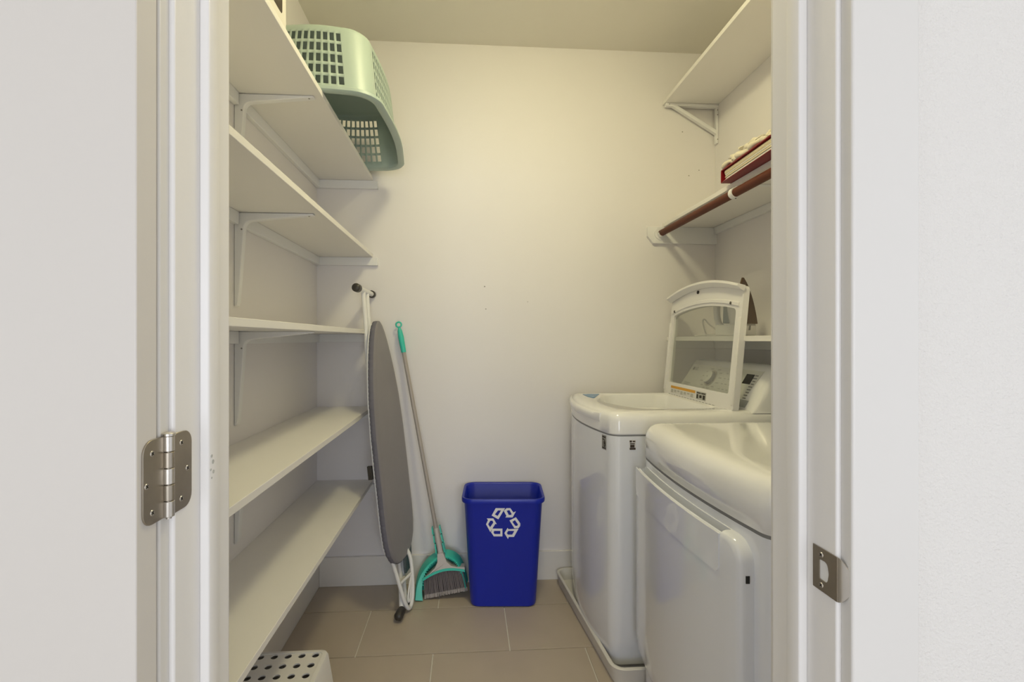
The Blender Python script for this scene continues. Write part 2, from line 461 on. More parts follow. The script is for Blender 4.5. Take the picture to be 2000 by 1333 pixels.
# ================================================================== RIGHT SHELVES
# top shelf with triangular bracket
RX = 1.022
t = thing('wall_shelf', (XR, 1.6, 2.465), 'high white shelf at top right on a triangular bracket', 'shelf', 'shelves on the right wall')
obj('board', bx(RX, XR, YF1 + .016, YB - .003, 2.465, 2.484), 'shelf_board', t, bevel=.0012)
y0 = YB - .034; y1 = YB - .010
bm = new(); box(bm, RX + .006, XR, y0, y1, 2.449, 2.4645)
b = obj('bracket', bm, 'bracket_enamel', t, bevel=.002); b['label'] = 'white metal triangular shelf bracket'
obj('bracket_plate', bx(XR - .012, XR, y0, y1, 2.262, 2.449), 'bracket_enamel', b, bevel=.003)
bm = new(); prism(bm, [(RX + .03, y0 - .001, 2.455), (RX + .06, y0 - .001, 2.455), (XR - .010, y0 - .001, 2.33), (XR - .010, y0 - .001, 2.308)], (0, .022, 0))
obj('bracket_strut', bm, 'bracket_enamel', b, bevel=.0015)
for z in (2.435, 2.41, 2.282): obj('screw', cyl(new(), (XR - .006, y0, z), (0, -1, 0), .0028, .001, 10), 'sticker_grey', b)
obj('screw', cyl(new(), (RX + .024, y0, 2.457), (0, -1, 0), .0025, .001, 10), 'sticker_grey', b)

# shelf with cleats, rod hook and socket
t = thing('wall_shelf', (XR, 1.6, 1.824), 'white shelf on the right wall above the wooden closet rod', 'shelf', 'shelves on the right wall')
obj('board', bx(RX, XR, YF1 + .016, YB - .0005, 1.824, 1.843), 'shelf_board', t, bevel=.0012)
obj('cleat', bx(XR - .018, XR, YF1 + .016, YB - .019, 1.790, 1.8237), 'bracket_enamel', t, bevel=.0015)
bm = new(); prism(bm, [(XR, YB - .018, 1.8237), (.936, YB - .018, 1.8237), (.936, YB - .018, 1.773), (.966, YB - .018, 1.737), (XR, YB - .018, 1.737)], (0, .018, 0))
obj('cleat', bm, 'bracket_enamel', t, bevel=.0015)
RDX, RDZ, RR = 1.006, 1.789, .0165
# open cup socket holding the far end of the rod
bm = new(); cyl(bm, (RDX, YB - .018, RDZ), (0, -1, 0), .034, .004, 28)
so = obj('rod_socket', bm, 'bracket_enamel', t); so['label'] = 'round white rod socket'
bm = new(); rings = []
for k in range(19):
    a = PI + PI * k / 18 if True else 0
    cx, cz = math.cos(a), math.sin(a)
    rings.append([(RDX + cx * r, y, RDZ + cz * r) for r, y in ((RR + .0005, YB - .022), (RR + .005, YB - .022), (RR + .005, YB - .040), (RR + .0005, YB - .040))])
loft(bm, rings); obj('socket_cup', bm, 'bracket_enamel', so)
# hook strap over the rod
bm = new(); rings = []
hy = 1.735
path = [(RX - .001, 1.842), (RX - .006, 1.836)]
path = []
for k in range(15):
    a = math.radians(75 + 215 * k / 14)
    path.append((RDX + math.cos(a) * (RR + .0022), RDZ + math.sin(a) * (RR + .0022)))
path = [(RX + .02, 1.8225), (RX - .002, 1.8215), (RX - .009, 1.814)] + path[1:]
for i, (x, z) in enumerate(path):
    a = Vector(path[max(i - 1, 0)]); c_ = Vector(path[min(i + 1, len(path) - 1)]); tg = (c_ - a).normalized(); nn = Vector((-tg.y, tg.x)) * .0018
    rings.append([(x + nn.x, hy - .011, z + nn.y), (x + nn.x, hy + .011, z + nn.y), (x - nn.x, hy + .011, z - nn.y), (x - nn.x, hy - .011, z - nn.y)])
loft(bm, rings); o = obj('rod_hook', bm, 'bracket_enamel', t); o['label'] = 'white metal rod hook strap'
obj('hook_arm', bx(RX + .015, XR, hy - .009, hy + .009, 1.819, 1.8235), 'bracket_enamel', o)
obj('screw', cyl(new(), (RDX + .003, hy - .002, RDZ - RR - .0035), (0, 0, -1), .003, .0015, 10), 'slot_dark', o)
# wooden rod
bm = new(); tube(bm, [(RDX, YF1 + .05, RDZ), (RDX, YB - .0225, RDZ)], RR, 28)
tag(obj('closet_rod', bm, 'rod_wood'), 'dark reddish-brown wooden closet rod under the right shelf', 'rod')

# shelf behind the machines
t = thing('wall_shelf', (XR, 1.8, 1.2295), 'white shelf behind the open washer lid holding the iron', 'shelf', 'shelves on the right wall')
obj('board', bx(1.045, XR, YF1 + .016, YB - .0005, 1.2295, 1.2495), 'shelf_board', t, bevel=.0012)
obj('cleat', bx(XR - .018, XR, YF1 + .016, YB - .019, 1.19, 1.2292), 'bracket_enamel', t, bevel=.0015)
obj('cleat', bx(1.06, XR, YB - .018, YB, 1.19, 1.2292), 'bracket_enamel', t, bevel=.0015)

# ================================================================== WASHER + DRYER
def outline(xf, bow, xb, y0, y1, rc, d=0.0, rb=.02, n=14):
    """plan outline with bowed front toward -X, inset by d"""
    ym = (y0 + y1) / 2; hh = (y1 - y0) / 2
    ya, yb = y0 + d, y1 - d
    fr = []
    for k in range(n + 1):
        y = yb + (ya - yb) * k / n
        fr.append((xf + d + bow * ((y - ym) / hh) ** 2, y))
    pts = [(xb - d, ya), (xb - d, yb)] + fr
    r = max(rc - d, .006)
    rad = [rb, rb] + [0] * len(fr)
    # round the two front corners by replacing the arc ends
    pts2 = [(xb - d, ya), (xb - d, yb)]
    far = fr[0]; near = fr[-1]
    inner = []
    for k in range(n + 1):
        y = (yb - r * 1.1) + ((ya + r * 1.1) - (yb - r * 1.1)) * k / n
        inner.append((xf + d + bow * ((y - ym) / hh) ** 2, y))
    pts2 += [far] + inner + [near]
    rad2 = [rb, rb, r * .85] + [0] * len(inner) + [r * .85]
    return round_poly(pts2, rad2, 7)

# ---- washer
wf, wbow, wxb, wy0, wy1 = .478, .052, 1.285, 1.715, 2.398
WO = lambda d=0.0: outline(wf, wbow, wxb, wy0, wy1, .06, d)
wfront = lambda y: wf + wbow * ((y - (wy0 + wy1) / 2) / ((wy1 - wy0) / 2)) ** 2
ws = thing('washing_machine', ((wf + wxb) / 2, (wy0 + wy1) / 2, .016), 'white top-load washer with its glass lid standing open', 'washer')
bm = new(); loft(bm, [[(x, y, z) for x, y in WO(d)] for z, d in ((.020, .03), (.026, .022), (.06, .012), (.12, .004), (.20, .002), (.878, .002), (.881, .007), (.889, .007))])
obj('cabinet', bm, 'appliance', ws, smooth=40)
bm = new(); loft(bm, [[(x, y, z) for x, y in WO(.05)] for z in (.0105, .03)]); obj('base', bm, 'gap_dark', ws)
bm = new(); loft(bm, [[(x, y, z) for x, y in WO(.0035)] for z in (.8795, .8845)]); obj('seam', bm, 'print_grey', ws)
# deck with tub opening
ox0, ox1, oy0, oy1 = .585, .985, 1.80, 2.315
def opening(d=0.0): return outline(ox0, .09, ox1, oy0, oy1, .11, d, rb=.05)
bm = new()
vr = loft(bm, [[(x, y, z) for x, y in WO(d)] for z, d in ((.884, .0035), (.888, 0), (.930, 0), (.948, .004), (.958, .011), (.964, .022), (.9665, .036))], cap1=False)
bm2 = new()
top = [(x, y, .9665) for x, y in WO(.036)]
ins = [(x, y, .9665) for x, y in opening(0)]
poly_holes(bm2, [top, ins])
loft(bm2, [[(x, y, z) for x, y in opening(d)] for z, d in ((.9665, 0), (.962, .008), (.945, .014), (.90, .02), (.885, .045))], cap0=False, cap1=False)
me2 = bpy.data.meshes.new('tmp'); bm2.to_mesh(me2); bm2.free(); bm.from_mesh(me2); bpy.data.meshes.remove(me2)
bmesh.ops.remove_doubles(bm, verts=bm.verts[:], dist=.0002)
obj('top_deck', bm, 'appliance_top', ws, smooth=40)
bm = new(); cx, cy = (ox0 + ox1) / 2 + .02, (oy0 + oy1) / 2
loft(bm, [[(cx + r * math.cos(2 * PI * k / 40), cy + r * math.sin(2 * PI * k / 40), z) for k in range(40)] for r, z in ((.30, .884), (.235, .884), (.225, .875), (.225, .80))], cap0=False, cap1=False)
obj('tub_ring', bm, 'pan_plastic', ws)
bm = new(); loft(bm, [[(cx + r * math.cos(2 * PI * k / 40), cy + r * math.sin(2 * PI * k / 40), z) for k in range(40)] for r, z in ((.224, .86), (.22, .45), (.18, .42))], cap0=False)
obj('drum', bm, 'tub_dark', ws)
# front lip moulding along the deck
bm = new(); rings = []
for k in range(25):
    y = wy0 + .085 + (wy1 - wy0 - .125) * k / 24; x = wfront(y); e = math.sin(PI * min(1, k / 2, (24 - k) / 2) / 2) * .007 + .001
    rings.append([(x + .006, y, .955), (x - e * .4, y, .953), (x - e, y, .944), (x - e, y, .928), (x - e * .3, y, .921), (x + .006, y, .921)])
loft(bm, rings); obj('front_lip', bm, 'appliance_top', ws, smooth=50)
obj('front_mark', bx(.0, .001, 0, .001, 0, .001), 'appliance', ws) if False else None
# blue dispenser cover on the deck
bm = new(); prism(bm, [(x, y, .9667) for x, y in round_poly([(.560, 2.295), (.648, 2.302), (.622, 2.245), (.598, 2.19), (.580, 2.15), (.563, 2.20)], .006, 4)], (0, 0, .002))
o = obj('dispenser_cover', bm, 'sticker_blue', ws); o['label'] = 'translucent blue dispenser cover'
# stickers
def front_plate(y, zc, wy, hz, m, name, parent, off):
    bm = new(); q = []
    for yy in (y - wy / 2, y, y + wy / 2): q.append((wfront(yy) + .002 - off, yy))
    vs = []
    rings = [[(x, yy, zc - hz / 2), (x, yy, zc + hz / 2), (x + .0004, yy, zc + hz / 2), (x + .0004, yy, zc - hz / 2)] for x, yy in q]
    loft(bm, rings); return obj(name, bm, m, parent)
st = front_plate(1.772, .847, .030, .054, 'sticker_grey', 'sticker', ws, .0006); st['label'] = 'grey ten-year motor sticker'
for (dy, dz, w_, h_) in ((0, .020, .022, .005), (.004, .011, .012, .004), (-.003, .002, .004, .018), (0, -.021, .024, .004)):
    front_plate(1.772 + dy, .847 + dz, w_, h_, 'slot_dark', 'sticker_print', st, .0011)
bm = new(); tube(bm, [(wfront(1.767) + .0002, 1.767 + .0075 * math.cos(a), .842 + .010 * math.sin(a)) for a in [2 * PI * k / 20 for k in range(20)]], .0012, 6, closed=True)
obj('sticker_print', bm, 'slot_dark', st)
b0 = .5945
lb = obj('barcode_label', bx(b0, b0 + .024, wy0 + .0014, wy0 + .0018, .829, .866), 'iron_white', ws); lb['label'] = 'white barcode label'
for (dx, dz, w_, h_) in ((.001, .028, .008, .007), (.012, .029, .010, .005), (.002, .021, .018, .004), (.003, .009, .016, .010), (.001, .001, .022, .007)):
    obj('label_print', bx(b0 + dx, b0 + dx + w_, wy0 + .0009, wy0 + .0013, .829 + dz, .829 + dz + h_), 'print_brown', lb)

# console
def console(parent, y0, y1, zb, zt, xfb, xft, xb, mname='appliance_top'):
    prof = lambda i: [(xfb + .35 * i, zb), (xfb + i, zb + .012), (xft + i * .6, zt - .022 - i), (xft + .012 + i * .4, zt - .008 - i), (xft + .035 + i * .3, zt - i), (xb - .01, zt - .006 - i), (xb, zt - .02 - i), (xb, zb)]
    bm = new(); rings = []
    for y, i in ((y0, .03), (y0 + .004, .016), (y0 + .014, .005), (y0 + .03, 0), (y1 - .03, 0), (y1 - .014, .005), (y1 - .004, .016), (y1, .03)):
        rings.append([(x, y, z) for x, z in prof(i)])
    loft(bm, rings); return obj('console', bm, mname, parent, smooth=50)
cfb, cft, czb, czt = 1.062, 1.150, .958, 1.137
con = console(ws, 1.722, 2.385, czb, czt, cfb, cft, wxb)
P0 = Vector((cfb, 0, czb + .012)); P1 = Vector((cft, 0, czt - .022))
pu = (P1 - P0).normalized(); pn = Vector((-pu.z, 0, pu.x)); plen = (P1 - P0).length
def on_panel(y, s, h=0.0): q = P0 + pu * (s * plen) + pn * h; return Vector((q.x, y, q.z))
def panel_patch(poly, m, name, parent, h=.0004, th=.0008, smooth=35):
    bm = new(); prism(bm, [on_panel(y, s, h) for y, s in poly], pn * th); return obj(name, bm, m, parent, smooth=smooth)
pan_ = panel_patch(round_poly([(2.362, .22), (1.80, .22), (1.77, .97), (2.345, .97)], [.0] * 4, 3), 'panel_plastic', 'control_panel', con)
panel_patch([(2.366, .02), (1.765, .02), (1.765, .20), (2.364, .20)], 'panel_band', 'lower_band', con)
# knob
kc = on_panel(2.115, .60, .001)
bm = new(); cyl(bm, kc, pn, .040, .004, 32); kb = obj('knob', bm, 'nickel_bright', con); kb['label'] = 'round cycle selector knob'
bm = new(); cyl(bm, kc + pn * .004, pn, .034, .014, 32, .030); obj('knob_side', bm, 'print_grey', kb)
bm = new(); cyl(bm, kc + pn * .018, pn, .030, .003, 32, .027); obj('knob_cap', bm, 'panel_plastic', kb)
bm = new(); cyl(bm, kc + pn * .021 + pu * .0 , pn, .003, .0008, 10); obj('knob_mark', bm, 'print_grey', kb)
panel_patch([(1.868, .60), (1.815, .60), (1.815, .86), (1.868, .86)], 'display_black', 'display', con, .0013)
# printed cycle marks (dashes too small to read) round the dial and beside the buttons
rr = random.Random(3)
for k in range(12):
    a = math.radians(25 + 310 * k / 11 + 90)
    y = 2.115 + .072 * math.cos(a); s = .60 + .055 * math.sin(a) / plen * .95
    if .26 < s < .95: panel_patch([(y + .012, s - .015), (y - .012, s - .015), (y - .012, s + .015), (y + .012, s + .015)], 'print_light', 'panel_print', con, .0013, .0003)
for i in range(4):
    for j in range(3):
        y = 2.005 - .030 * j; s = .35 + .15 * i
        panel_patch([(y + .008, s - .012), (y - .008, s - .012), (y - .008, s + .012), (y + .008, s + .012)], 'print_light', 'panel_print', con, .0013, .0003)
for i in range(9):
    y = 1.800; s = .24 + .075 * i
    w_ = .008 + .010 * rr.random()
    panel_patch([(y + w_, s - .012), (y - .010, s - .012), (y - .010, s + .014), (y + w_, s + .014)], 'print_grey', 'panel_print', con, .0013, .0003)
for k in range(2):
    panel_patch([(2.335, .29 + .05 * k), (2.335 - .05 * (1 + k * .2), .29 + .05 * k), (2.335 - .05 * (1 + k * .2), .32 + .05 * k), (2.335, .32 + .05 * k)], 'print_light', 'panel_print', con, .0013, .0003)
# maker mark: round emblem and letters
bm = new(); cyl(bm, on_panel(2.318, .83, .001), pn, .009, .0006, 20); obj('maker_emblem', bm, 'print_grey', con)
fc = bpy.data.curves.new('mark', 'FONT'); fc.body = 'LG'; fc.size = .024; fc.extrude = .0002
fo = bpy.data.objects.new('mark', fc); C.objects.link(fo)
dg = bpy.context.evaluated_depsgraph_get(); tm = bpy.data.meshes.new_from_object(fo.evaluated_get(dg)); bpy.data.objects.remove(fo); 
org = on_panel(2.304, .785, .0014); ex = Vector((0, -1, 0))
for v in tm.vertices: v.co = org + ex * v.co.x + pu * v.co.y + pn * v.co.z
bm = new(); bm.from_mesh(tm); obj('maker_mark', bm, 'print_grey', con, smooth=None)

# lid
LB = Vector((1.012, 0, .962)); LT = Vector((1.058, 0, 1.437))
lu = (LT - LB).normalized(); ln = Vector((-lu.z, 0, lu.x)); LL = (LT - LB).length      # ln points to -X (underside, toward viewer)
ly0, ly1 = 1.738, 2.372
lym, lyh = (ly0 + ly1) / 2, (ly1 - ly0) / 2
def lidp(y, s, h=0.0): q = LB + lu * s + ln * h; return Vector((q.x, y, q.z))
arc = lambda y, b=.042: b * (1 - ((y - lym) / lyh) ** 2)
def lid_outline(d, s1=None):
    s1 = LL if s1 is None else s1
    ys = [ly1 - d + (ly0 - ly1 + 2 * d) * k / 14 for k in range(15)]
    pts = [(ly0 + d, d), (ly1 - d, d)] + [(y, s1 - d + arc(y)) for y in ys]
    return round_poly(pts, [.012, .012, .02] + [0] * 13 + [.02], 4)
gw = (ly1 - .038, ly0 + .042, .062, .385)
gys = [gw[0] + (gw[1] - gw[0]) * k / 14 for k in range(15)]
gl = round_poly([(gw[1], gw[2]), (gw[0], gw[2])] + [(y, gw[3] + arc(y, .036)) for y in gys], [.01, .01, .02] + [0] * 13 + [.02], 4)
bm = new(); TH = .012
o0 = lid_outline(0); 
poly_holes(bm, [[lidp(y, s, TH) for y, s in o0], [lidp(y, s, TH) for y, s in gl]])
poly_holes(bm, [[lidp(y, s, -TH) for y, s in o0], [lidp(y, s, -TH) for y, s in gl]])
loft(bm, [[lidp(y, s, TH) for y, s in o0], [lidp(y, s, -TH) for y, s in o0]], False, False)
loft(bm, [[lidp(y, s, TH) for y, s in gl], [lidp(y, s, -TH) for y, s in gl]], False, False)
bmesh.ops.remove_doubles(bm, verts=bm.verts[:], dist=.0002)
lid = obj('lid', bm, 'lid_plastic', ws, smooth=40, bevel=.003); lid['label'] = 'open lid frame with a clear window'
# skirt along the front edge of the lid (now its top), curling toward the viewer
bm = new(); rings = []
for k in range(23):
    y = ly1 + .004 - (ly1 - ly0 + .008) * k / 22; s = LL + arc(min(max(y, ly0), ly1))
    rings.append([lidp(y, s - .012, TH - .002), lidp(y, s - .018, TH + .004), lidp(y, s - .002, TH + .030), lidp(y, s + .008, TH + .028), lidp(y, s + .004, TH - .002)])
loft(bm, rings); obj('lid_skirt', bm, 'lid_plastic', lid, smooth=45)
bm = new(); rings = []
for k in range(23):
    y = ly1 - .02 - (ly1 - ly0 - .04) * k / 22; s = gw[3] + .018 + arc(y, .036)
    rings.append([lidp(y, s - .006, TH - .001), lidp(y, s - .004, TH + .005), lidp(y, s + .008, TH + .005), lidp(y, s + .012, TH - .001)])
loft(bm, rings); obj('lid_ridge', bm, 'lid_plastic', lid)
for yy in (ly0, ly1):
    s_ = 1 if yy == ly0 else -1
    bm = new(); rings = [[lidp(yy, s, TH - .001), lidp(yy, s, TH + .004), lidp(yy + s_ * .014, s, TH + .004), lidp(yy + s_ * .018, s, TH - .001)] for s in (.02, .36)]
    loft(bm, rings); obj('lid_rail', bm, 'lid_plastic', lid, bevel=.003)
bm = new(); prism(bm, [lidp(y, s, .001) for y, s in gl], ln * -.003); obj('lid_window', bm, 'lid_glass', lid, smooth=None)
for y in (ly0 + .075, ly1 - .05): obj('lid_bumper', cyl(new(), lidp(y, gw[3] + .018 + arc(y, .036), TH), ln, .006, .007, 12), 'dark_cap', lid)
obj('lid_latch', cyl(new(), lidp(2.10, LL + .012, TH), ln, .008, .004, 10), 'slot_dark', lid)
def lid_patch(y0, y1, s0, s1, m, name, par, h=.0004):
    bm = new(); prism(bm, [lidp(a, b, TH + h) for a, b in ((y0, s0), (y1, s0), (y1, s1), (y0, s1))], ln * .0004); return obj(name, bm, m, par)
wl = lid_patch(2.29, 2.04, .012, .047, 'iron_white', 'warning_label', lid); wl['label'] = 'orange and white warning label'
lid_patch(2.29, 2.04, .035, .047, 'sticker_amber', 'label_print', wl, .001)
for k in range(7): lid_patch(2.285 - .034 * k, 2.262 - .034 * k, .014 + .004 * (k % 3), .030, 'print_light', 'label_print', wl, .001)
wl2 = lid_patch(2.03, 1.945, .012, .047, 'print_light', 'rating_label', lid)
for (a, b_, c_, d_) in ((2.025, 1.99, .038, .043), (1.985, 1.95, .038, .043), (2.025, 2.01, .016, .034), (2.0, 1.98, .02, .032), (1.97, 1.952, .016, .034)): lid_patch(a, b_, c_, d_, 'slot_dark', 'label_print', wl2, .001)
for k in range(16):
    y = 2.31 - .028 * k
    obj('vent_slot', bx(lidp(y, .004, TH).x - .0006, lidp(y, .004, TH).x + .0002, y - .018, y, .9655, .9685), 'print_grey', lid)
for y in (ly0 + .05, ly1 - .05): obj('hinge', cyl(new(), (1.018, y - .02, .962), (0, 1, 0), .011, .04, 14), 'lid_plastic', lid)

# ---- drain pan under the washer
pp = lambda d, r: round_poly([(.444 + d, 2.418 - d), (.516 + d, 1.652 + d), (1.29 - d, 1.652 + d), (1.29 - d, 2.418 - d)], r, 7)
bm = new(); loft(bm, [[(x, y, z) for x, y in pp(d, r)] for z, d, r in ((.001, .012, .04), (.058, .002, .05), (.063, 0, .05), (.066, .003, .05), (.066, .012, .04), (.062, .015, .04), (.010, .021, .035))])
tag(obj('drain_pan', bm, 'pan_plastic', smooth=45), 'white plastic drain pan under the washer', 'drain pan')

# ---- dryer
df, dbow, dxb, dy0, dy1 = .594, .026, 1.285, .932, 1.648
DO = lambda d=0.0: outline(df, dbow, dxb, dy0, dy1, .05, d)
dfront = lambda y: df + dbow * ((y - (dy0 + dy1) / 2) / ((dy1 - dy0) / 2)) ** 2
dr = thing('clothes_dryer', ((df + dxb) / 2, (dy0 + dy1) / 2, 0), 'white front-load dryer nearest the doorway', 'dryer')
bm = new(); loft(bm, [[(x, y, z) for x, y in DO(d)] for z, d in ((.018, .01), (.026, .002), (.820, .002), (.823, .006), (.828, .006))])
obj('cabinet', bm, 'appliance', dr, smooth=40)
bm = new(); loft(bm, [[(x, y, z) for x, y in DO(d)] for z, d in ((.827, .004), (.830, 0), (.890, 0), (.908, .0025), (.922, .008), (.935, .019), (.943, .033), (.9475, .052), (.949, .08))])
obj('top_panel', bm, 'appliance_top', dr, smooth=60)
bm = new(); loft(bm, [[(x, y, z) for x, y in DO(.0025)] for z in (.8205, .8285)]); obj('seam', bm, 'print_grey', dr)
for x in (df + .08, dxb - .08):
    for y in (dy0 + .07, dy1 - .07): obj('foot', cyl(new(), (x, y, 0), (0, 0, 1), .02, .02, 14), 'gap_dark', dr)
console(dr, .95, 1.63, .942, 1.115, 1.075, 1.155, dxb)
# door: bowed slab with scooped handle recess along its top
PR = .030
def door_ring(ins, h, r0):
    ya, yb, za, zb = .985 + ins, 1.638 - ins, .165 + ins, .800 - ins
    pts = round_poly([(ya, za), (yb, za), (yb, zb), (ya, zb)], [max(r0 - ins, .004)] * 4, 8)
    # subdivide long edges so the slab can follow the bow
    out = []
    n = len(pts)
    for i in range(n):
        a, b_ = pts[i], pts[(i + 1) % n]
        m = max(1, 8 if (i + 1) % 9 == 0 else 1)
        for k in range(m): out.append(a + (b_ - a) * k / m)
    return [(dfront(p[0]) - h, p[0], p[1]) for p in out]
bm = new()
loft(bm, [door_ring(0, -.012, .05), door_ring(0, PR - .016, .05), door_ring(.0025, PR - .008, .05), door_ring(.007, PR - .0025, .05), door_ring(.016, PR, .05), door_ring(.06, PR, .05), door_ring(.12, PR, .05), door_ring(.2, PR, .05), door_ring(.27, PR, .05), door_ring(.314, PR, .05)])
dd = obj('door', bm, 'appliance', dr, smooth=40); dd['label'] = 'glossy white dryer door'
bm = new(); rings = []
for k in range(21):
    y = 1.055 + (1.622 - 1.055) * k / 20; x = dfront(y)
    e = .014 if 0 < k < 20 else .006
    rings.append([(x - PR + .005, y, .86), (x - PR + .006, y, .775), (x - PR + .010, y, .752), (x - PR + .018, y, .742), (x - .004, y, .748), (x - .001, y, .77), (x - .001, y, .86)])
loft(bm, rings)
cut = bpy.data.objects.new('cutter', finish(bm, 'cutter')); C.objects.link(cut)
md = dd.modifiers.new('cut', 'BOOLEAN'); md.operation = 'DIFFERENCE'; md.object = cut; md.solver = 'EXACT'
dd.parent = None
dg = bpy.context.evaluated_depsgraph_get(); nm = bpy.data.meshes.new_from_object(dd.evaluated_get(dg))
dd.modifiers.clear(); dd.data = nm; dd.parent = dr; dd.matrix_parent_inverse = Matrix.Translation(-W[dr])
bpy.data.objects.remove(cut)
for p in nm.polygons: p.use_smooth = True
nm.set_sharp_from_angle(angle=math.radians(40))
# handle insert: shallow panel just proud of the door below the lip
bm = new(); rings = []
pl = round_poly([(1.055, .70), (1.622, .70), (1.622, .792), (1.055, .792)], [.018, .018, 0, 0], 6)
def strip(off):
    out = []
    n = len(pl)
    for i in range(n):
        a, b_ = pl[i], pl[(i + 1) % n]; m = 12 if abs((b_ - a).x) > .2 else 1
        for k in range(m): q = a + (b_ - a) * k / m; out.append((dfront(q.x) - PR - off, q.x, q.y))
    return out
for o_ in (-.002, .0020):
    rings.append(strip(o_))
bm = new(); vs = loft(bm, rings, False, False)
front = vs[-1]
bmesh.ops.triangle_fill(bm, use_beauty=True, edges=[bm.edges.get((front[i], front[(i + 1) % len(front)])) for i in range(len(front))])
obj('handle_panel', bm, 'appliance', dd, smooth=30)
obj('latch_slot', bx(dfront(.99) - .016, dfront(.99) - .008, .9835, .986, .712, .728), 'gap_dark', dd)

# ================================================================== RECYCLING BIN
RB = Matrix.Translation((.171, 2.288, 0)) @ Matrix.Rotation(math.radians(-3.6), 4, 'Z')
bn = thing('recycling_bin', (.171, 2.288, 0), 'blue plastic recycling bin with white arrow symbol', 'bin')
def bring(w, h, z, r): return [RB @ Vector((p.x, p.y, z)) for p in rrect(0, 0, w, h, r, 7)]
bm = new()
loft(bm, [bring(.285, .18, .001, .035), bring(.302, .198, .005, .04), bring(.308, .204, .018, .042), bring(.362, .246, .484, .045), bring(.364, .248, .486, .045),
          bring(.382, .264, .487, .05), bring(.386, .268, .492, .052), bring(.386, .268, .504, .052), bring(.382, .264, .509, .05), bring(.372, .254, .509, .048), bring(.360, .244, .503, .045), bring(.304, .200, .02, .04)], cap0=True, cap1=True)
obj('body', bm, 'blue_plastic', bn, smooth=50)
SYM = [([(490, 285), (735, 285), (560, 580), (385, 480)], [(550, 345), (630, 345), (540, 492), (468, 450)]),
       ([(770, 285), (870, 285), (950, 400), (1012, 372), (930, 530), (740, 530), (768, 490), (700, 360)], [(775, 355), (845, 335), (905, 440), (885, 465), (830, 465)]),
       ([(1015, 525), (1130, 690), (1125, 760), (1080, 815), (975, 815), (848, 610)], [(990, 600), (1068, 715), (1050, 755), (1000, 755), (922, 645)]),
       ([(800, 805), (820, 840), (1082, 830), (965, 1045), (830, 1045), (810, 1102), (715, 945)], [(815, 885), (975, 885), (920, 985), (810, 985), (780, 945)]),
       ([(400, 825), (665, 825), (665, 1030), (440, 1030), (370, 920)], [(450, 885), (610, 885), (610, 970), (460, 970), (435, 930)]),
       ([(258, 555), (430, 555), (518, 708), (480, 700), (350, 915), (240, 710), (290, 600)], [(350, 615), (405, 615), (430, 665), (345, 790), (295, 710)])]
def symp(q):
    x = (q[0] - 683) * .000176 - .001; z = .395 - (q[1] - 690) * .000176
    y = -(.102 + (.123 - .102) * (z - .018) / (.484 - .018)) - .0012
    return RB @ Vector((x, y, z))
bm = new()
for o_, i_ in SYM: poly_holes(bm, [[symp(q) for q in o_], [symp(q) for q in i_]])
o = obj('arrow_symbol', bm, 'symbol_white', bn, smooth=None, solid=.0008, soff=0); o['label'] = 'white three-arrow recycling symbol'

# ================================================================== BROOM + DUSTPAN
tl = math.radians(9.0)
BU = Vector((-math.sin(tl), .10, math.cos(tl))).normalized(); BRt = Vector((math.cos(tl), 0, math.sin(tl))); BN = BU.cross(BRt).normalized()  # BN toward back? fixed below
if BN.y < 0: BN = -BN
BO = Vector((-.2, 2.280, .004))
def bp(a, b, c=0.0): return BO + BRt * a + BU * b + BN * c
br = thing('broom', (-.1, 2.29, 0), 'angled broom with grey bristles and teal grip leaning on the wall', 'broom')
head_top = lambda a: .078 + .036 * math.sin(PI * min(1, max(0, (a + .02) / .26)))
bm = new()
nB = 26
for k in range(nB):
    a0 = .204 * k / nB; a1 = .204 * (k + .80) / nB
    for c in (0, .014, .028):
        j = random.uniform(-.0015, .0015)
        t0, t1 = head_top(a0), head_top(a1); sq = .93
        u0 = .1 + (a0 - .1) * sq; u1 = .1 + (a1 - .1) * sq
        loft(bm, [[bp(a0 + j, .018, c - .006), bp(a1 + j, .018, c - .006), bp(a1 + j, .018, c + .008), bp(a0 + j, .018, c + .008)], [bp(u0, t0, c - .005), bp(u1, t1, c - .005), bp(u1, t1, c + .006), bp(u0, t0, c + .006)]])
obj('bristles', bm, 'bristle', br)['kind'] = 'stuff'
bm = new()
for k in range(nB * 2):
    a0 = .204 * k / (nB * 2); a1 = a0 + .0033
    for c in (0, .014, .028):
        j = random.uniform(-.002, .002); l = random.uniform(0, .003)
        loft(bm, [[bp(a0 + j * 1.5, l, c - .007), bp(a1 + j, l, c - .007), bp(a1 + j, l, c + .008), bp(a0 + j, l, c + .008)], [bp(a0, .0185, c - .006), bp(a1, .0185, c - .006), bp(a1, .0185, c + .008), bp(a0, .0185, c + .008)]])
obj('bristle_tips', bm, 'bristle_tip', br)['kind'] = 'stuff'
# head: curved bar and neck
def head(off, c0, c1, zlow):
    low = [(a, head_top(a) - zlow) for a in [.205 * k / 14 for k in range(15)]]
    top = [(.207, .112), (.17, .118), (.145, .128), (.126, .15), (.115, .195), (.088, .195), (.082, .155), (.066, .132), (.04, .113), (.005, .096), (-.002, .088)]
    poly = low + top
    bm = new(); prism(bm, [bp(a, b, c0) for a, b in poly], BN * (c1 - c0)); return bm
obj('head', head(0, -.010, .040, -.004), 'broom_grey', br, bevel=.003)
bm = new()
loft(bm, [[bp(a, head_top(a) - .003, -.013), bp(a, head_top(a) + .008, -.013), bp(a, head_top(a) + .008, .042), bp(a, head_top(a) - .003, .042)] for a in [.205 * k / 16 for k in range(17)]])
obj('head_trim', bm, 'teal_plastic', br)
HB = bp(.101, .19, .012); HT = Vector((-.341, 2.408, 1.298))
hd = (HT - HB).normalized(); hl = (HT - HB).length
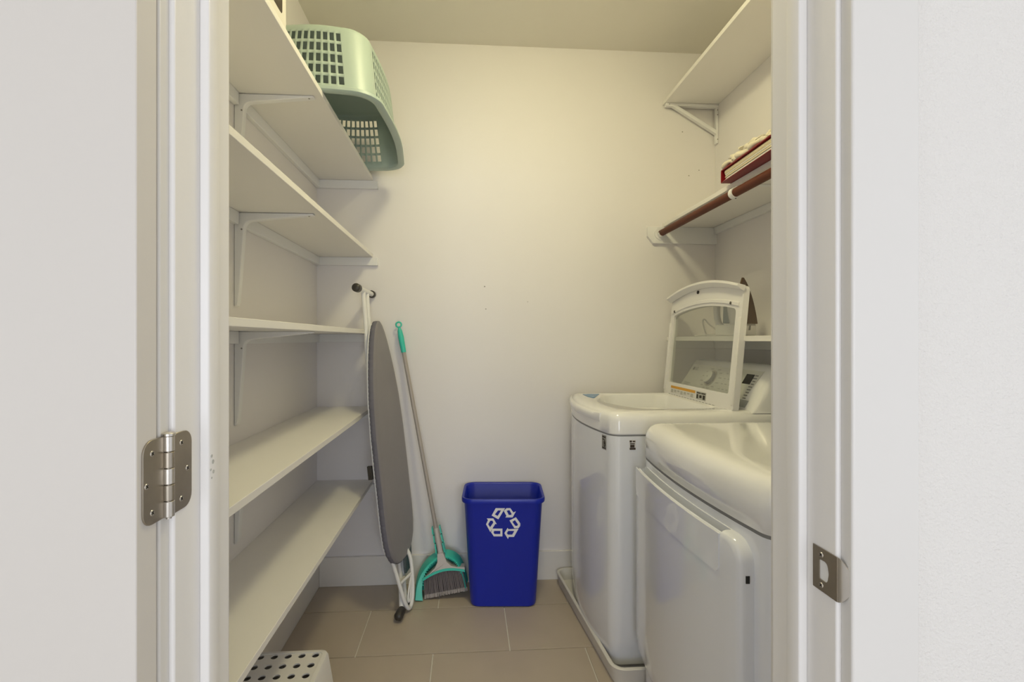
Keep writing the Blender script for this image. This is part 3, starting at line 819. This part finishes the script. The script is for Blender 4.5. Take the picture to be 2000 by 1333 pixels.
obj('socket', tube(new(), [HB - hd * .01, HB + hd * .06, HB + hd * .12], [.0135, .0125, .0115], 16), 'broom_grey', br)
obj('pole', tube(new(), [HB + hd * .11, HT - hd * .12], .0098, 16), 'pole_grey', br)
obj('grip', tube(new(), [HT - hd * q for q in (.13, .125, .09, .05, .02, .004)], [.0115, .0125, .0135, .0145, .0115, .006], 16), 'teal_plastic', br)
sd = hd.cross(Vector((0, 1, 0))).normalized()
obj('hanging_loop', tube(new(), [HT + hd * .012 + (hd * math.cos(a) + sd * math.sin(a)) * .013 for a in [2 * PI * k / 20 for k in range(20)]], .0042, 8, closed=True), 'teal_plastic', br)

# dustpan behind the broom
dp = thing('dustpan', (-.08, 2.34, 0), 'teal dustpan standing behind the broom head', 'dustpan')
arcp = smooth_path([(-.056, .012, 0), (-.04, .07, 0), (-.008, .125, 0), (.045, .168, 0), (.105, .184, 0), (.155, .170, 0), (.188, .135, 0), (.203, .08, 0), (.208, .02, 0)], 5)
arcp = [(p.x, p.y) for p in arcp]
CB, CF = .072, -.012
bm = new(); prism(bm, [bp(a, b, CB) for a, b in arcp], BN * .003); obj('floor_plate', bm, 'teal_plastic', dp)
bm = new(); rings = []
for i, (a, b) in enumerate(arcp):
    t_ = Vector(arcp[min(i + 1, len(arcp) - 1)]) - Vector(arcp[max(i - 1, 0)]); n_ = Vector((-t_.y, t_.x)).normalized()
    e = math.sin(PI * i / (len(arcp) - 1)); cf = .008 - .030 * (1 - e)
    o1 = Vector((a, b)); i1 = o1 - n_ * .003; of = o1 - n_ * .010; inf = o1 - n_ * (.018 + (.030 if i < len(arcp) / 2 else -.006) * (1 - e))
    rings.append([bp(*o1, CB + .003), bp(*of, cf + .004), bp(*(of - n_ * .003), cf), bp(*inf, cf + .001), bp(*inf, cf + .004), bp(*i1, CB)])
loft(bm, rings); obj('side_wall', bm, 'teal_plastic', dp)
for i in range(6, len(arcp) - 6, 1):
    a, b = arcp[i]
    t_ = (Vector(arcp[i + 1]) - Vector(arcp[i - 1])).normalized(); n_ = Vector((-t_.y, t_.x)); e = math.sin(PI * i / (len(arcp) - 1)); q = Vector((a, b)) - n_ * (.018 + (.030 if i < len(arcp) / 2 else -.006) * (1 - e))
    cf = .008 - .030 * (1 - e)
    bm = new(); prism(bm, [bp(*(q + t_ * .003), cf), bp(*(q - t_ * .003), cf), bp(*(q - n_ * .008), cf + .001)], BN * .003); obj('comb_tooth', bm, 'teal_plastic', dp)
for s in (-1, 1):
    bm = new(); bs = [bp(.101, .165, .02)] 
    for (h0, h1_) in ((.0, .045), (.052, .085), (.092, .125)):
        q0 = HB + hd * h0 + BRt * s * (.019 + (.012 if h0 == 0 else .004) * 0) + BN * .006; q1 = HB + hd * h1_ + BRt * s * .017 + BN * .006
        loft(bm, [[q + BRt * s * .004 - BN * .010, q - BRt * s * .002 - BN * .010, q - BRt * s * .002 + BN * .016, q + BRt * s * .004 + BN * .016] for q in (q0, q1)])
    q0 = HB - hd * .03 + BRt * s * .022 + BN * .02; q1 = HB + hd * .125 + BRt * s * .017 + BN * .02
    loft(bm, [[q + BRt * s * .004, q - BRt * s * .002, q - BRt * s * .002 + BN * .006, q + BRt * s * .004 + BN * .006] for q in (q0, q1)])
    obj('handle_clip', bm, 'teal_plastic', dp)
bm = new(); loft(bm, [[bp(.101 + s1, b, .04) for s1 in (-.02, .02)] + [bp(.101 + s1, b, .046) for s1 in (.02, -.02)] for b in (.15, .22)])
obj('handle_root', bm, 'teal_plastic', dp)

# ================================================================== IRONING BOARD
ib = thing('ironing_board', (-.30, 2.22, 0), 'folded ironing board with grey cover standing against the shelves', 'ironing board')
B0 = Vector((-.302, 2.245, .215)); N0 = Vector((-.424, 2.262, 1.325))
iu = (N0 - B0).normalized(); al = math.radians(13)
iw = Vector((math.sin(al), math.cos(al), 0)); iw = (iw - iu * iw.dot(iu)).normalized()
inn = iw.cross(iu).normalized()
if inn.x < 0: inn = -inn
IL = (N0 - B0).length
def ip(w, s, h=0.0): return B0 + iw * w + iu * s + inn * h
hw = [(0, .035), (.008, .070), (.03, .108), (.07, .140), (.12, .156), (.2, .163), (.45, .163), (.6, .160), (.75, .146), (.86, .124), (.95, .099), (1.02, .074), (1.065, .053), (1.095, .033), (1.112, .012)]
hw = [(s * IL / 1.117, w) for s, w in hw]
pol = [(w, s) for s, w in hw] + [(-w, s) for s, w in reversed(hw)]
def shr(d): 
    c = Vector((0, IL * .5)); out = []
    for i, (w, s) in enumerate(pol):
        t_ = Vector(pol[(i + 1) % len(pol)]) - Vector(pol[i - 1]); n_ = Vector((-t_.y, t_.x)).normalized()
        out.append(Vector((w, s)) + n_ * d)
    return out
sgn = 1 if (shr(.01)[7] - Vector((0, pol[7][1]))).length < abs(pol[7][0]) else -1
bm = new(); loft(bm, [[ip(p.x, p.y, h) for p in shr(sgn * d)] for h, d in ((-.004, .0), (.006, 0), (.012, .004), (.015, .012), (.016, .03))], cap0=True)
obj('cover', bm, 'board_cover', ib, smooth=50)
# gathered skirt of the cover wrapped round the edge
bm = new(); rings = []
fine = []
base = [Vector((w, s)) for w, s in pol]
for i in range(len(base)):
    a, b = base[i], base[(i + 1) % len(base)]; m = max(1, int((b - a).length / .006))
    for k in range(m): fine.append(a + (b - a) * k / m)
def gath(h, d, amp):
    out = []; n = len(fine)
    for i, p in enumerate(fine):
        t_ = fine[(i + 1) % n] - fine[i - 1]; n_ = Vector((-t_.y, t_.x)).normalized() * sgn
        w_ = amp * (math.sin(i * 2.1) + .5 * math.sin(i * 5.3 + 1))
        q = p + n_ * (d + w_); out.append(ip(q.x, q.y, h))
    return out
loft(bm, [gath(.008, -.0005, 0), gath(0, -.002, .0006), gath(-.012, -.001, .0016), gath(-.018, .006, .002), gath(-.019, .03, .002)], cap0=False, cap1=True)
obj('cover_edge', bm, 'board_edge', ib, smooth=60)
# legs folded flat behind the board (toward the shelves)
TB0, TB1 = Vector((-.5, 2.185, 1.470)), Vector((-.478, 2.415, 1.462))
obj('top_foot_bar', tube(new(), [TB0, TB1], .0125, 16), 'white_tube', ib)
dxx = (TB1 - TB0).normalized()
for nm_, q, d in (('end_cap', TB0, -dxx), ('end_cap', TB1, dxx)):
    obj(nm_, cyl(new(), q - d * .022, d, .0195, .028, 20, dome=.008), 'dark_cap', ib) if d == -dxx else obj(nm_, cyl(new(), q - d * .004, d, .0185, .018, 20), 'dark_cap', ib)
mid = (TB0 + TB1) / 2
for off in (-.018, .038):
    a = mid + dxx * off; bq = ip(-.03 + off * .4, .90, -.050); c = ip(off * .5 - .01, .35, -.045)
    obj('leg', tube(new(), smooth_path([a - Vector((0, 0, .006)), (a + bq) / 2 + Vector((.002, 0, 0)), bq, c], 6), .0105, 12), 'white_tube', ib)
FB0, FB1 = Vector((-.300, 2.105, .0265)), Vector((-.276, 2.250, .0265))
dfb = (FB1 - FB0).normalized()
obj('bottom_foot_bar', tube(new(), [FB0, FB1], .0125, 16), 'white_tube', ib)
bm = new(); cyl(bm, FB0 + dfb * .045, -dfb, .0185, .05, 20, .0195, dome=.012); obj('end_cap', bm, 'dark_cap', ib)
bm = new(); cyl(bm, FB1 - dfb * .03, dfb, .0185, .045, 20); obj('end_cap', bm, 'dark_cap', ib)
m2 = (FB0 + FB1) / 2
for off in (-.03, .03):
    obj('leg', tube(new(), smooth_path([m2 + dfb * off, ip(.05 + off * .5, .02, -.034), ip(.02 + off, .4, -.045), ip(off, .95, -.034)], 6), .0105, 12), 'white_tube', ib)
# metal frame rim under the cover
bm = new(); prism(bm, [ip(w * .93, s * .985 + .008, -.020) for w, s in pol], inn * -.006); obj('frame_pan', bm, 'white_tube', ib)
# tail frame and iron rest
loop = smooth_path([ip(-.09, .03, -.012), ip(-.088, -.03, 0), ip(-.085, -.10, .012), ip(-.08, -.165, .024), ip(-.06, -.20, .03), ip(-.03, -.19, .034), ip(-.005, -.14, .036), ip(.015, -.06, .034), ip(.03, .0, .024), ip(.05, .04, -.006)], 6)
obj('iron_rest', tube(new(), loop, .0088, 12), 'white_tube', ib)
loop2 = smooth_path([ip(.005, -.075, .034), ip(-.03, -.12, .030), ip(-.055, -.165, .028), ip(-.04, -.175, .030), ip(-.02, -.13, .034), ip(-.002, -.08, .034)], 6)
obj('rest_wire', tube(new(), loop2, .0045, 8), 'white_tube', ib)
obj('rest_wire', tube(new(), [ip(-.087, -.080, .008), ip(.012, -.072, .034)], .006, 8), 'white_tube', ib)
bm = new(); prism(bm, [ip(*p, .004) for p in round_poly([(-.01, -.07), (.075, -.065), (.10, .055), (.03, .04), (-.005, -.01)], .008, 4)], inn * .008); o = obj('rest_pad', bm, 'rest_pad', ib); o['label'] = 'dark speckled heat pad'
bm = new(); prism(bm, [ip(*p, -.004) for p in round_poly([(-.07, -.10), (.0, -.10), (.0, -.08), (-.07, -.08)], .004, 3)], inn * .012); obj('rest_bar', bm, 'pan_plastic', ib)
# height lever
bm = new(); prism(bm, [ip(*p, -.052) for p in ((-.155, .415), (-.14, .415), (-.14, .475), (-.155, .475))], inn * .02); obj('height_lever', bm, 'dark_cap', ib, bevel=.002)

# ================================================================== LAUNDRY BASKET (upside down on the top shelf)
lb_ = thing('laundry_basket', (-.51, 1.97, 2.0525), 'pale green plastic laundry basket upside down on the top left shelf', 'laundry basket')
ZR, ZTp = 2.056, 2.300
def basket_fp(t):
    # footprint at height fraction t (0 rim .. 1 base): x0,x1,y0,y1,r
    i = .030 * t
    return (-.725 + i, -.318 - i * .9, 1.622 + i * .9, 2.318 - i * .9, .085)
def bpt(seg, u, t):
    x0, x1, y0, y1, r = basket_fp(t); z = ZR + (ZTp - ZR) * t
    if seg == 0: return Vector((x0 + r + (x1 - x0 - 2 * r) * u, y0 - .010 * math.sin(PI * u), z))
    if seg == 1: a = -PI / 2 + PI / 2 * u; return Vector((x1 - r + r * math.cos(a), y0 + r + r * math.sin(a), z))
    if seg == 2: return Vector((x1 + .018 * math.sin(PI * u), y0 + r + (y1 - y0 - 2 * r) * u, z))
    if seg == 3: a = PI / 2 * u; return Vector((x1 - r + r * math.cos(a), y1 - r + r * math.sin(a), z))
    if seg == 4: return Vector((x1 - r - (x1 - x0 - 2 * r) * u, y1 + .010 * math.sin(PI * u), z))
    if seg == 5: a = PI / 2 + PI / 2 * u; return Vector((x0 + r + r * math.cos(a), y1 - r + r * math.sin(a), z))
    if seg == 6: return Vector((x0, y1 - r - (y1 - y0 - 2 * r) * u, z))
    a = PI + PI / 2 * u; return Vector((x0 + r + r * math.cos(a), y0 + r + r * math.sin(a), z))
def cells(n, duty, m=.0):
    """breakpoints 0..1 with n holes; returns (list of u, set of hole intervals)"""
    us = [0.0]; holes = set(); p = (1 - 2 * m) / n
    for k in range(n):
        a = m + p * k + p * (1 - duty) / 2; us += [a, a + p * duty]; holes.add(len(us) - 2)
    us.append(1.0); return us, holes
cols = []            # (seg,u,is_hole_after)
for seg in range(8):
    if seg % 2: us, hs = [k / 8 for k in range(8)] + [1.0], set()
    else:
        us, hs = cells(9 if seg in (0, 4) else 21, .66)
    for i, u in enumerate(us[:-1]): cols.append((seg, u, i in hs))
ts = [0, .06]; th = set(); 
for k in range(5):
    a = .135 + .160 * k; ts += [a, a + .118]; th.add(len(ts) - 2)
ts += [.93, .965]
bm = new(); grid = []
for t in ts: grid.append([bm.verts.new(bpt(s, u, t)) for s, u, h in cols])
# rounded shoulder and base
n = len(cols)
for f_, z_ in ((.985, .006), (.955, .012), (.90, .015)):
    cxx, cyy = -.51, 1.97
    grid.append([bm.verts.new((cxx + (v.co.x - cxx) * f_, cyy + (v.co.y - cyy) * (1 - (1 - f_) * .6), ZTp - .0085 + z_ * .9)) for v in grid[len(ts) - 1]])
for r_ in range(len(grid) - 1):
    for c_ in range(n):
        if r_ in th and cols[c_][2]: continue
        d_ = (c_ + 1) % n
        bm.faces.new((grid[r_][c_], grid[r_][d_], grid[r_ + 1][d_], grid[r_ + 1][c_]))
bm.faces.new(grid[-1])
obj('basket_wall', bm, 'basket_green', lb_, smooth=40, solid=.0032, soff=-1)
bm = new(); rings = []
for s, u, h in cols:
    p = bpt(s, u, 0); 
    q = bpt(s, u, 0); cxx, cyy = -.51, 1.97
    x0, x1, y0, y1, r = basket_fp(0)
    # outward normal of rounded rectangle
    nx = max(p.x - (x1 - r), 0) + min(p.x - (x0 + r), 0); ny = max(p.y - (y1 - r), 0) + min(p.y - (y0 + r), 0)
    nv = Vector((nx, ny, 0)); nv = nv.normalized() if nv.length > 1e-6 else Vector((0, -1, 0))
    rings.append([p + nv * a + Vector((0, 0, b)) for a, b in ((-.004, .012), (-.003, .0), (.006, -.0032), (.020, -.003), (.025, .002), (.024, .012), (.016, .017), (.002, .016))])
rings.append(rings[0])
bm = new(); loft(bm, rings, False, False); bmesh.ops.remove_doubles(bm, verts=bm.verts[:], dist=1e-5)
obj('rim', bm, 'basket_green', lb_, smooth=50)

# ================================================================== WHITE BOX on the top shelf
wb_ = thing('printed_box', (-.605, 1.14, 2.0525), 'white box with dark brown print on the top left shelf', 'box')
obj('carton', bx(-.72, -.4905, .96, 1.3265, 2.0525, 2.33), 'box_white', wb_, bevel=.002)
pl = round_poly([(1.298, 2.098), (1.298, 2.24), (1.12, 2.24), (1.12, 2.098)], [.01, .03, .03, .03], 6)
bm = new(); prism(bm, [(-.4903, a, b) for a, b in pl], (.0004, 0, 0)); pr = obj('print', bm, 'print_brown', wb_); pr['label'] = 'dark brown printed panel'
bm = new(); prism(bm, [(-.4898, a, b) for a, b in ((1.262, 2.128), (1.274, 2.16), (1.262, 2.2), (1.20, 2.2), (1.20, 2.128))], (.0003, 0, 0)); obj('print_shape', bm, 'box_white', pr)

# ================================================================== PERFORATED STOOL
stl = thing('step_stool', (-.575, 1.42, 0), 'white plastic stool with round holes in its top under the lowest shelf', 'stool')
sx0, sx1, sy0, sy1, sz = -.712, -.438, 1.285, 1.552, .25
hc = [(-.474 - .0418 * i, 1.5235 - .0455 * j) for i in range(6) for j in range(5)]
bm = new()
out = rrect((sx0 + sx1) / 2, (sy0 + sy1) / 2, sx1 - sx0 - .016, sy1 - sy0 - .016, .02, 5)
inn_ = rrect((sx0 + sx1) / 2, (sy0 + sy1) / 2, sx1 - sx0 - .034, sy1 - sy0 - .034, .012, 5)
poly_holes(bm, [[(p.x, p.y, sz - .002) for p in inn_]] + [[(x + .0108 * math.cos(2 * PI * k / 20), y + .0108 * math.sin(2 * PI * k / 20), sz - .002) for k in range(20)] for x, y in hc])
obj('top_plate', bm, 'stool_white', stl, smooth=None, solid=.004)
bm = new()
def srg(d, z, r): return [(p.x, p.y, z) for p in rrect((sx0 + sx1) / 2, (sy0 + sy1) / 2, sx1 - sx0 + 2 * d, sy1 - sy0 + 2 * d, r, 6)]
loft(bm, [srg(-.017, sz - .002, .012), srg(-.016, sz, .013), srg(-.012, sz, .016), srg(-.003, sz - .002, .022), srg(.001, sz - .010, .024), srg(.016, .13, .03), srg(.027, .012, .034), srg(.030, .0, .036)], False, False)
obj('side_walls', bm, 'stool_white', stl, smooth=50, solid=.003, soff=-1)

# ================================================================== BINDER, CLOTH, FILM on the right shelf
bd = thing('ring_binder', (1.1, 1.66, 1.8435), 'red ring binder stuffed with papers on the right shelf', 'binder')
RM = Matrix.Translation((.984, 1.794, 1.8437)) @ Matrix.Rotation(math.radians(-2.4), 4, 'Z')
def rp(x, y, z): return RM @ Vector((x, -y, z))       # x into shelf, y toward camera
def rbox(x0, x1, y0, y1, z0, z1, z2=None, z3=None):
    """slab whose bottom/top heights may rise along y (z0->z2, z1->z3)"""
    z2 = z0 if z2 is None else z2; z3 = z1 if z3 is None else z3
    bm = new(); loft(bm, [[rp(x0, y0, z0), rp(x1, y0, z0), rp(x1, y0, z1), rp(x0, y0, z1)], [rp(x0, y1, z2), rp(x1, y1, z2), rp(x1, y1, z3), rp(x0, y1, z3)]]); return bm
obj('cover', rbox(0, .27, 0, .33, 0, .003), 'red_vinyl', bd, bevel=.001)
obj('spine', rbox(0, .27, 0, .004, .003, .046), 'red_vinyl', bd, bevel=.001)
obj('cover', rbox(0, .27, .001, .33, .046, .050, .047, .051), 'red_vinyl', bd, bevel=.001)
obj('ring_plate', rbox(.008, .26, .006, .022, .004, .009), 'nickel_bright', bd)
for x in (.02, .13, .24):
    c0 = rp(x, .022, .026); ey = (rp(x, 1, 0) - rp(x, 0, 0)).normalized()
    obj('ring', tube(new(), [c0 + ey * .012 * math.cos(a) + Vector((0, 0, .016 * math.sin(a))) for a in [2 * PI * k / 18 for k in range(18)]], .0018, 6, closed=True), 'nickel_bright', bd)
for k in range(9):
    z0 = .006 + .0042 * k; d = .0018 * k
    j = random.uniform(-.004, .004)
    obj('paper_sheaf', rbox(.004 + abs(j), .262, .026 + j - .0006 * k, .322, z0, z0 + .0034, z0, z0 + .0034), 'paper_white' if k in (0, 1, 4) else 'paper', bd, smooth=None)
def lump(name, m, cx, cy, cz, sx, sy, sz_, parent, seed, ridge, res=64, rot=0.0, tilt=0.0):
    bm = new(); rows = []
    for i in range(res // 2 + 1):
        ph = PI * i / (res // 2); row = []
        for k in range(res):
            a = 2 * PI * k / res
            d = Vector((math.sin(ph) * math.cos(a), math.sin(ph) * math.sin(a), math.cos(ph)))
            p = d * 2.1 + Vector((seed, seed * .7, 0))
            f = 1 + ridge * (1 - 2 * abs(noise.noise(p + Vector((0, 0, 3)))) * 1.6) * .6 + ridge * .5 * noise.noise(p * 2.7)+ ridge * .25 * noise.noise(p * 6)
            z = d.z * sz_ * f
            sq = lambda v: math.copysign(abs(v) ** .75, v)
            x = sq(d.x) * sx * f; y = sq(d.y) * sy * f
            zz = max(z, -sz_ * .5) if z < 0 else z
            row.append(bm.verts.new((cx + x * math.cos(rot) - y * math.sin(rot), cy + x * math.sin(rot) + y * math.cos(rot), cz + zz + tilt * y)))
        rows.append(row)
    for a, b in zip(rows, rows[1:]):
        for k in range(res): bm.faces.new((a[k], a[(k + 1) % res], b[(k + 1) % res], b[k]))
    bmesh.ops.remove_doubles(bm, verts=bm.verts[:], dist=1e-6)
    return obj(name, bm, m, parent, smooth=70)
cl = thing('folded_cloth', (1.10, 1.68, 1.91), 'crumpled cream cloth heaped on the red binder', 'cloth')
lump('cloth_heap', 'cream_cloth', 1.070, 1.645, 1.9155, .074, .135, .036, cl, 4.2, .34, 72, 0.0, 0.0)
for (x0, y0_, x1, y1_, r_, z_) in ((.996, 1.80, 1.00, 1.60, .010, 1.905), (1.02, 1.785, 1.04, 1.58, .012, 1.916), (.995, 1.70, .99, 1.53, .012, 1.908), (1.05, 1.74, 1.045, 1.52, .014, 1.924), (1.01, 1.66, 1.01, 1.50, .012, 1.918)):
    pth = [Vector((x0 + (x1 - x0) * k / 7 + .012 * math.sin(k * 1.9 + x0 * 40), y0_ + (y1_ - y0_) * k / 7, z_ + .003 * k / 7 + .006 * math.sin(k * 2.3 + y0_ * 30))) for k in range(8)]
    obj('cloth_fold', tube(new(), smooth_path(pth, 5), [r_ * (.6 + .5 * abs(math.sin(q * .37 + x0 * 9))) for q in range(36)], 10), 'cream_cloth', cl, smooth=80)
tag(lump('plastic_film', 'clear_film', 1.16, 1.49, 1.9035, .03, .03, .014, None, 9.1, .35, 48, .2), 'crumpled clear plastic film beside the cream cloth', 'film')

# ================================================================== STEAM IRON on the shelf behind the lid
irn = thing('steam_iron', (1.19, 1.93, 1.2495), 'white steam iron standing on its heel with brown soleplate', 'iron')
IC = Vector((1.155, 1.950, 1.2497)); fa = math.radians(-62)     # soleplate normal direction in plan
fn = Vector((math.cos(fa), math.sin(fa), 0)); fs = Vector((-fn.y, fn.x, 0)); fz = Vector((0, 0, 1))
def qp(s, z, n_): return IC + fs * s + fz * z + fn * (n_ - .10 * (z - .05) * 0)
tri = smooth_path([(.052, .052, 0), (.052, .10, 0), (.044, .16, 0), (.026, .215, 0), (.004, .248, 0)], 5)
outline_s = [(p.x, p.y) for p in tri] + [(-p.x, p.y) for p in reversed(tri)]
lean = lambda z, n_: n_ - .16 * (z - .05)
bm = new(); prism(bm, [qp(s, z, lean(z, .040)) for s, z in outline_s], fn * .007); obj('soleplate', bm, 'sole_brown', irn, bevel=.0015)
bm = new(); rings = []
for n0, k in ((.0395, .98), (.025, .97), (.0, .90), (-.02, .74), (-.03, .5)):
    rings.append([qp(s * k, .03 + (z - .03) * (.60 + .26 * k), lean(z, n0)) for s, z in outline_s])
loft(bm, rings); obj('body', bm, 'iron_white', irn, smooth=60)
bm = new(); loft(bm, [[qp(s, z, n_) for s, n_ in ((-.05, -.085), (.05, -.085), (.054, .042), (-.054, .042))] for z in (.0, .05)]); obj('heel', bm, 'iron_white', irn, bevel=.008, bseg=3)
obj('heel_mark', prism(new(), [qp(s, z, .0423) for s, z in ((-.01, .025), (.004, .025), (.008, .045), (-.004, .045))], fn * .0004), 'print_grey', irn)
bm = new(); loft(bm, [[qp(s * k, .055 + z * .75, n_) for s, z in ((-.035, 0), (.035, 0), (.03, .1), (.018, .16), (-.018, .16), (-.03, .1))] for n_, k in ((-.02, 1), (-.058, .9), (-.064, .7))]); obj('water_tank', bm, 'iron_tank', irn, bevel=.004)
obj('handle', tube(new(), smooth_path([qp(0, .03, -.07), qp(0, .06, -.10), qp(0, .12, -.108), qp(0, .165, -.095), qp(0, .185, -.05), qp(0, .185, -.02)], 6), .014, 14), 'iron_white', irn, smooth=60)
cp = [qp(0, .035, -.088), Vector((1.13, 2.07, 1.275)), Vector((1.12, 2.13, 1.300)), Vector((1.12, 2.185, 1.330)), Vector((1.125, 2.21, 1.318)), Vector((1.13, 2.20, 1.275)), Vector((1.12, 2.16, 1.2537)), Vector((1.10, 2.10, 1.2537)), Vector((1.10, 2.02, 1.2537)), Vector((1.16, 1.995, 1.2537)), Vector((1.21, 2.08, 1.2537)), Vector((1.20, 2.22, 1.2537)), Vector((1.15, 2.30, 1.2537)), Vector((1.105, 2.24, 1.2537)), Vector((1.12, 2.10, 1.258)), Vector((1.17, 2.06, 1.258))]
o = obj('cord', tube(new(), smooth_path(cp, 8), .0036, 8), 'iron_white', irn, smooth=80); o['label'] = 'white coiled power cord'

bpy.context.view_layer.update()
